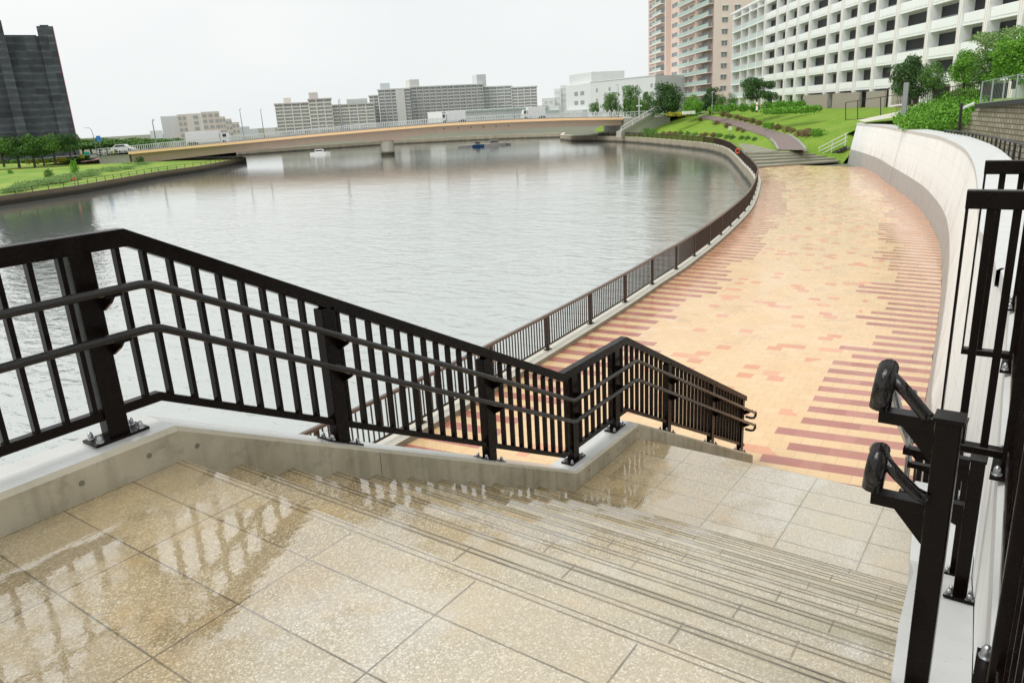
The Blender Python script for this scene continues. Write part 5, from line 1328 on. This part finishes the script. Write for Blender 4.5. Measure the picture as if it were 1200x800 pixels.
# shrub rows: rusty and green
def shr(lst,mat,label,grp,s=1.):
    for px,py,k in lst:
        p=lev(px,py); shrub(mat,p-Vector((0,0,.1)),.75*k*s,.75*k*s,.85*k*s,label,grp,n=420,size=.085)
shr([(848,136.5,1.5),(855,138.5,1.1),(863,140,1.1),(869,141.5,1),(875,143,1.),(882,144.5,1.1),(890,147,1)],'leafrust','rusty brown shrub along the upper side of the brown ramp path','rusty shrubs along the upper side of the path')
shr([(821,142,.8),(839,146.5,1.1),(852,150,1.1),(865,153.5,.9),(871,155.5,.7)],'leafrust','rusty brown shrub along the lower side of the brown ramp path','rusty shrubs along the lower side of the path')
shr([(911,152.5,1.1),(922,155,1.),(928,156,.8)],'leafrust','rusty shrub on the lawn left of the wide rusty bed','rusty shrubs on the right lawn')
shr([(936,160,1.),(942,160,1.1),(948,160.5,1.2)],'leafrust','rusty shrub in the wide bed on the right lawn','rusty bed on the right lawn')
shr([(955,160,1.1),(962,160,.9),(903,152,1.2),(897,150,1.)],'leafbright','bright green shrub beside the rusty bed on the right lawn','green shrubs on the right lawn')
shr([(822,161,1.),(827,161.2,1.),(836,161.3,1.1),(778,158.5,1.),(785,158.7,1.1),(792,159,1.1)],'leafrust','low rusty shrub at the foot of the left grass slope','rusty shrubs at the foot of the slope')
shr([(843,162.3,1.),(852,163,.9),(858,163.3,.9),(869,164,.8),(876,164.6,.8),(884,165.5,.7),(798,159.2,1.),(806,159.6,1.),(814,160.3,1.),(765,157.7,1.),(757,157.2,1.)],'leaf','low green shrub at the foot of the left grass slope','green shrubs at the foot of the slope')
shr([(775,141,1.4),(756,146.5,1.2),(764,150,.8),(752,150,.9)],'leafbright','bright shrub on the upper left grass slope near the bridge stair','bright shrubs near the bridge stair')
# weedy slope
def weeds():
    r=random.Random(21); lb=[]
    for _ in range(190):
        px=r.uniform(1058,1150); lo=interp([(1046,138),(1110,146),(1150,130)],px); hi=interp([(1046,140),(1090,118),(1120,106),(1150,102)],px)
        py=r.uniform(hi,lo); f=(lo-py)/max(1,lo-hi); d=50+f*16; p=at(px,py,d=d); lb.append((p.x,p.y,p.z-.2,r.uniform(.35,.8),r.uniform(.35,.8),r.uniform(.25,.55)))
    me=leafmesh('weedy_slope',lb,46000,.065,'leafbright',31); o=bpy.data.objects.new('weeds',me); COL.objects.link(o); tag(o,'dense bright weeds covering the slope beside the block retaining wall','weeds',kind='stuff')
    b=B(); q=[at(1052,143,d=64),at(1128,150,d=54),at(1152,104,d=66),at(1100,112,d=70),at(1050,137,d=70)]; b.face([v-Vector((0,0,.5)) for v in q],'grass'); tag(b.obj('weed_slope'),kind='structure')
weeds()
def retaining():
    A=at(1124,150,d=52); C=at(1215,172,d=40); b=B()
    za=at(1133,124,d=51).z; zc=at(1200,117,d=42).z
    u=Vector((C.x-A.x,C.y-A.y)); n=Vector((-u.y,u.x)).normalized()
    if n.dot(Vector((A.x,A.y)))<0: n=-n
    b.mesh([(A.x,A.y,-2.3),(C.x,C.y,-2.3),(C.x,C.y,zc),(A.x+u.x*.28,A.y+u.y*.28,za),(A.x,A.y,A.z+.2)]+[(A.x+n.x*.5,A.y+n.y*.5,-2.3),(C.x+n.x*.5,C.y+n.y*.5,-2.3),(C.x+n.x*.5,C.y+n.y*.5,zc),(A.x+u.x*.28+n.x*.5,A.y+u.y*.28+n.y*.5,za),(A.x+n.x*.5,A.y+n.y*.5,A.z+.2)],[(0,1,2,3,4),(9,8,7,6,5),(3,2,7,8),(4,3,8,9)],'block')
    o=b.obj('retaining_wall'); tag(o,'brown split block retaining wall behind the white flood wall','retaining wall')
    # terrace above
    b=B(); D0=Vector((A.x+u.x*.28,A.y+u.y*.28)); pts=[(D0.x,D0.y,za-.05),(C.x,C.y,zc-.05),(C.x+30,C.y-12,.9),(C.x+60,C.y-8,.6),(D0.x+40,D0.y+10,.1),(D0.x+14,D0.y+3,za-.1)]
    b.face(pts,'grass'); tag(b.obj('upper_terrace'),kind='structure')
    cp=B(); c0=Vector((D0.x,D0.y,za+.0)); c1=Vector((C.x,C.y,zc+.0)); cp.bar([c0,c1],.5,.22,'blackmetal'); tag(cp.obj('wall_coping'),'dark sloping coping on top of the brown block retaining wall','wall coping')
    f=thing('mesh_fence','thin grey green mesh fence on the dark coping at upper right','fence')
    FG=simple('fence_grey_green',(.30,.36,.33),.4,.05,3.)
    for k in range(6):
        t=k/5; p=c0.lerp(c1,t); b=B(); b.tube([p,p+Vector((0,0,1.25))],.035,FG,6); b.obj('post',f)
    for h in (.15,1.22): b=B(); b.bar([c0+Vector((0,0,h)),c1+Vector((0,0,h))],.03,.03,FG); b.obj('rail',f)
    b=B(); L=(c1-c0).length; k=0
    while k<L: p=c0.lerp(c1,k/L); b.tube([p+Vector((0,0,.15)),p+Vector((0,0,1.2))],.006,FG,3); k+=.22
    b.obj('mesh',f)
    # rusty lattice panel and chain fence
    RU=simple('rusty_lattice',(.055,.035,.028),.7); g_=thing('lattice_fence','dark rusty lattice fence climbing behind the weeds','fence')
    pts=[at(1152,97,d=58),at(1120,101,d=62),at(1080,107,d=68),at(1050,113,d=74)]
    b=B(); b.bar(pts,.04,.05,RU); b.obj('rail',g_)
    b=B(); 
    for a,c in zip(pts,pts[1:]):
        for k in range(14): p=a.lerp(c,k/14); b.tube([p,p-Vector((0,0,1.35))],.022,RU,4)
    for q in (.45,.9,1.3): b.bar([p-Vector((0,0,q)) for p in pts],.02,.03,RU)
    b.obj('lattice',g_)
    b=B(); e=pts[0]; b.obox(e+Vector((0,0,-1.9)),(.9,-.45,0),(.05,.1,0),(0,0,2.2),RU); b.obj('end_panel',g_)
retaining()
# black fence on the road behind the wall
def back_fence():
    root=thing('road_fence','black bar fence along the road behind the white flood wall','fence')
    pts=[at(1108,152.5,d=44),at(1140,156,d=38),at(1168,161.5,d=33),at(1190,167,d=29.5),at(1220,175,d=26)]
    b=B(); b.bar(pts,.05,.06,'blackmetal'); b.obj('top_rail',root); b=B(); b.bar([p-Vector((0,0,1.2)) for p in pts],.05,.05,'blackmetal'); b.obj('bottom_rail',root)
    for a,c in zip(pts,pts[1:]):
        n=max(2,int((c-a).length/.75))
        for k in range(n): p=a.lerp(c,k/n); b=B(); b.tube([p,p-Vector((0,0,1.8))],.032 if k else .045,'blackmetal',5); b.obj('post',root)
back_fence()
# grey pole, dark lamp, ramp rail, handrails
def post_things():
    p=at(1058,145,d=56); p2=at(1058,97,d=56); r_=thing('utility_pole','stout grey pole with a lamp arm behind the end of the white wall','pole',None,(p.x,p.y,p.z-1)); H=p2.z-p.z+1
    b=B(); b.box((-.14,-.14,0),(.14,.14,H),'pole'); b.obj('pole',r_)
    b=B(); b.tube([(0,0,H*.62),tuple(-rt*.9+Vector((0,0,H*.60)))],.05,'whitepaint',6); b.obj('lamp_arm',r_)
    p=at(1123.5,152,d=45); p2=at(1124.5,121,d=45); r_=thing('lamp_post','dark slim lamp post with a white head before the block wall','lamp post',None,(p.x,p.y,p.z-.6)); H=p2.z-p.z+.6
    b=B(); b.tube([(0,0,0),(0,0,H)],.07,'blackmetal',8); b.obj('pole',r_)
    b=B(); b.bar([tuple(rt*.05+Vector((0,0,H-.25))),tuple(rt*.6+Vector((0,0,H-.05)))],.12,.1,'whitepaint'); b.obj('lamp_head',r_)
    # ramp and its rails
    b=B(); q=[at(1014,143,d=66),at(1058,136,d=60),at(1060,132,d=66),at(1112,116,d=80),at(1104,112.5,d=88),at(1050,131.5,d=74),at(1005,141,d=74)]
    b.face([q[0],q[1],q[2],q[5],q[6]],'edge'); b.face([q[2],q[3],q[4],q[5]],'edge'); tag(b.obj('ramp'),kind='structure')
    g_=thing('ramp_handrail','pale twin tube handrail climbing the ramp behind the white wall','handrail')
    for dy in (0,3.5):
        b=B(); b.tube([at(1062,131+dy,d=66),at(1092,117.5+dy,d=74),at(1102,114+dy,d=80),at(1106,113.5+dy,d=81)],.04,'whitepaint',6); b.obj('rail',g_)
    for px,py in ((1064,134),(1080,127),(1095,120)):
        b=B(); a=at(px,py,d=70); b.tube([a+Vector((0,0,-.5)),a+Vector((0,0,.35))],.035,'pole',5); b.obj('post',g_)
    g_=thing('guard_rail','thin black guard rail on the lawn above the end of the white wall','guard rail')
    pts=[at(991,120.5,d=78),at(1005,118,d=76),at(1032,114,d=74),at(1064,109.5,d=72)]; b=B(); b.bar(pts,.05,.05,'blackmetal'); b.obj('rail',g_)
    b=B(); b.bar([at(991,141,d=78),at(1032,137,d=74)],.05,.05,'blackmetal'); b.obj('bottom_rail',g_)
    for (px,y0,y1,d) in ((991,120.5,141,78),(1005,118,140,76),(1032,114,137,74)):
        b=B(); b.tube([at(px,y0,d=d),at(px,y1,d=d)],.04,'blackmetal',5); b.obj('post',g_)
post_things()
# small things on the levee
def small():
    p=lev(855.5,157); s_=thing('notice_board','small white notice board on the lower grass slope','notice board',None,p); b=B(); b.obox(tuple(-rt*.22+Vector((0,0,.5))),tuple(rt*.44),tuple(Vector((-rt.y,rt.x,0))*.04),(0,0,.55),'whitepaint'); b.obj('board',s_); b=B(); b.tube([(0,0,0),(0,0,.5)],.04,'pole',5); b.obj('leg',s_)
    p=at(887,129.5,d=112); s_=thing('sign_post','white and pink pillar sign in front of the broad dark tree','sign',None,p); b=B(); b.box((-.12,-.12,0),(.12,.12,1.1),'whitepaint'); b.obj('pillar',s_); b=B(); b.box((-.125,-.125,.55),(.125,.125,.75),'redpaint'); b.obj('band',s_)
    p=at(834.5,131,d=130); s_=thing('lamp_post','slim grey park lamp left of the small round trees','lamp post',None,p); b=B(); b.tube([(0,0,0),(0,0,3.0)],.05,'pole',6); b.obj('pole',s_); b=B(); b.tube([(-.15,0,3.0),(.3,0,3.05)],.07,'whitepaint',6); b.obj('lamp_head',s_)
    p=at(749,138,d=150); s_=thing('lamp_post','white park lamp with two heads at the top of the bridge stair','lamp post',None,p); b=B(); b.tube([(0,0,-.5),(0,0,4.0)],.07,'whitepaint',6); b.obj('pole',s_)
    for s in (-1,1):
        b=B(); b.tube([(0,0,2.2),tuple(rt*s*.5+Vector((0,0,2.1)))],[.04,.16],'whitepaint',6); b.obj('lamp_head',s_)
    # concrete stair up to the bridge
    g_=thing('concrete_stair','pale concrete stair running diagonally up to the bridge end','stair'); A=at(728,155,d=142);C=at(767,132,d=150); u=C-A; n=Vector((-u.y,u.x,0)).normalized()*1.6
    k=14; b=B()
    for i in range(k): q=A+u*(i/k); b.obox(Vector((q.x,q.y,q.z-.9)),Vector((u.x/k,u.y/k,0)),n*.7,(0,0,u.z/k+.9),'kerbstone')
    b.obj('steps',g_); b=B(); b.bar([A+Vector((0,0,.9)),C+Vector((0,0,.9))],.1,.1,'whitepaint'); b.obj('rail',g_)
    for t in (0,.33,.66,1): b=B(); q=A+u*t; b.tube([q,q+Vector((0,0,.9))],.05,'whitepaint',5); b.obj('post',g_)
    b=B(); b.obox(at(800,134.5,d=139),tuple(rt*2.2),(.2,.2,0),(0,0,.55),'whitepaint'); tag(b.obj('bench_wall'),'low white wall at the top of the left grass slope','low wall')
    # white arch trellis at the bridge end
    g_=thing('white_trellis','row of small white arches on the bridge approach before the warehouse','trellis')
    for i in range(5):
        a=at(696+i*5.5,136,d=165); c=at(700+i*5.5,136,d=165); top=(a+c)/2; top.z=at(698,130,d=165).z
        b=B(); b.tube([a,(a*.7+c*.3)+Vector((0,0,.6*(top.z-a.z)*1.3)),top,(a*.3+c*.7)+Vector((0,0,.6*(top.z-a.z)*1.3)),c],.09,'whitepaint',6); b.obj('arch',g_)
    # orange life buoy on the fence
    p=at(864.5,177,z=-3.1); b=B(); pts=[p+Vector((0,math.cos(a)*.2,math.sin(a)*.2)) for a in [j*math.pi/6 for j in range(13)]]; b.tube(pts,.05,'redpaint',6); tag(b.obj('life_ring'),'orange life ring hanging on the brown riverside railing at the bend','life ring')
small()
# ------------------------------------------------------------------ light
def light():
    w=bpy.data.worlds.new('World'); S.world=w; w.use_nodes=True; t=w.node_tree; n=t.nodes; l=t.links
    bg=n['Background']; sky=n.new('ShaderNodeTexSky'); sky.sky_type='NISHITA'; sky.sun_disc=False; el,rot=math.radians(56),math.radians(-62)
    sky.sun_elevation=el; sky.sun_rotation=rot; sky.air_density=1.; sky.dust_density=4.
    hs=n.new('ShaderNodeHueSaturation'); hs.inputs['Saturation'].default_value=.12; l.new(sky.outputs[0],hs.inputs['Color'])
    # overcast cloud layer
    tc=n.new('ShaderNodeTexCoord'); mp=n.new('ShaderNodeMapping'); mp.inputs['Scale'].default_value=(1.2,1.2,3.); l.new(tc.outputs['Generated'],mp.inputs[0])
    no=n.new('ShaderNodeTexNoise'); no.inputs['Scale'].default_value=1.6; no.inputs['Detail'].default_value=5; l.new(mp.outputs[0],no.inputs['Vector'])
    cr=n.new('ShaderNodeValToRGB'); l.new(no.outputs['Fac'],cr.inputs[0]); cr.color_ramp.elements[0].position=.3; cr.color_ramp.elements[0].color=(8.75,9.2,9.2,1); cr.color_ramp.elements[1].position=.7; cr.color_ramp.elements[1].color=(10.1,10.2,10.15,1)
    mx=n.new('ShaderNodeMix'); mx.data_type='RGBA'; mx.inputs[0].default_value=.95; l.new(hs.outputs[0],mx.inputs[6]); l.new(cr.outputs[0],mx.inputs[7]); l.new(mx.outputs[2],bg.inputs[0]); bg.inputs[1].default_value=.1
    sd=bpy.data.lights.new('sun','SUN'); sd.energy=2.2; sd.angle=math.radians(40); sd.color=(1,.97,.92); so=bpy.data.objects.new('sun',sd); COL.objects.link(so)
    dirv=Vector((math.sin(rot)*math.cos(el),math.cos(rot)*math.cos(el),math.sin(el))); so.rotation_euler=dirv.to_track_quat('Z','Y').to_euler()
light()
S.cycles.use_denoising=True
S.cycles.max_bounces=5; S.cycles.glossy_bounces=3
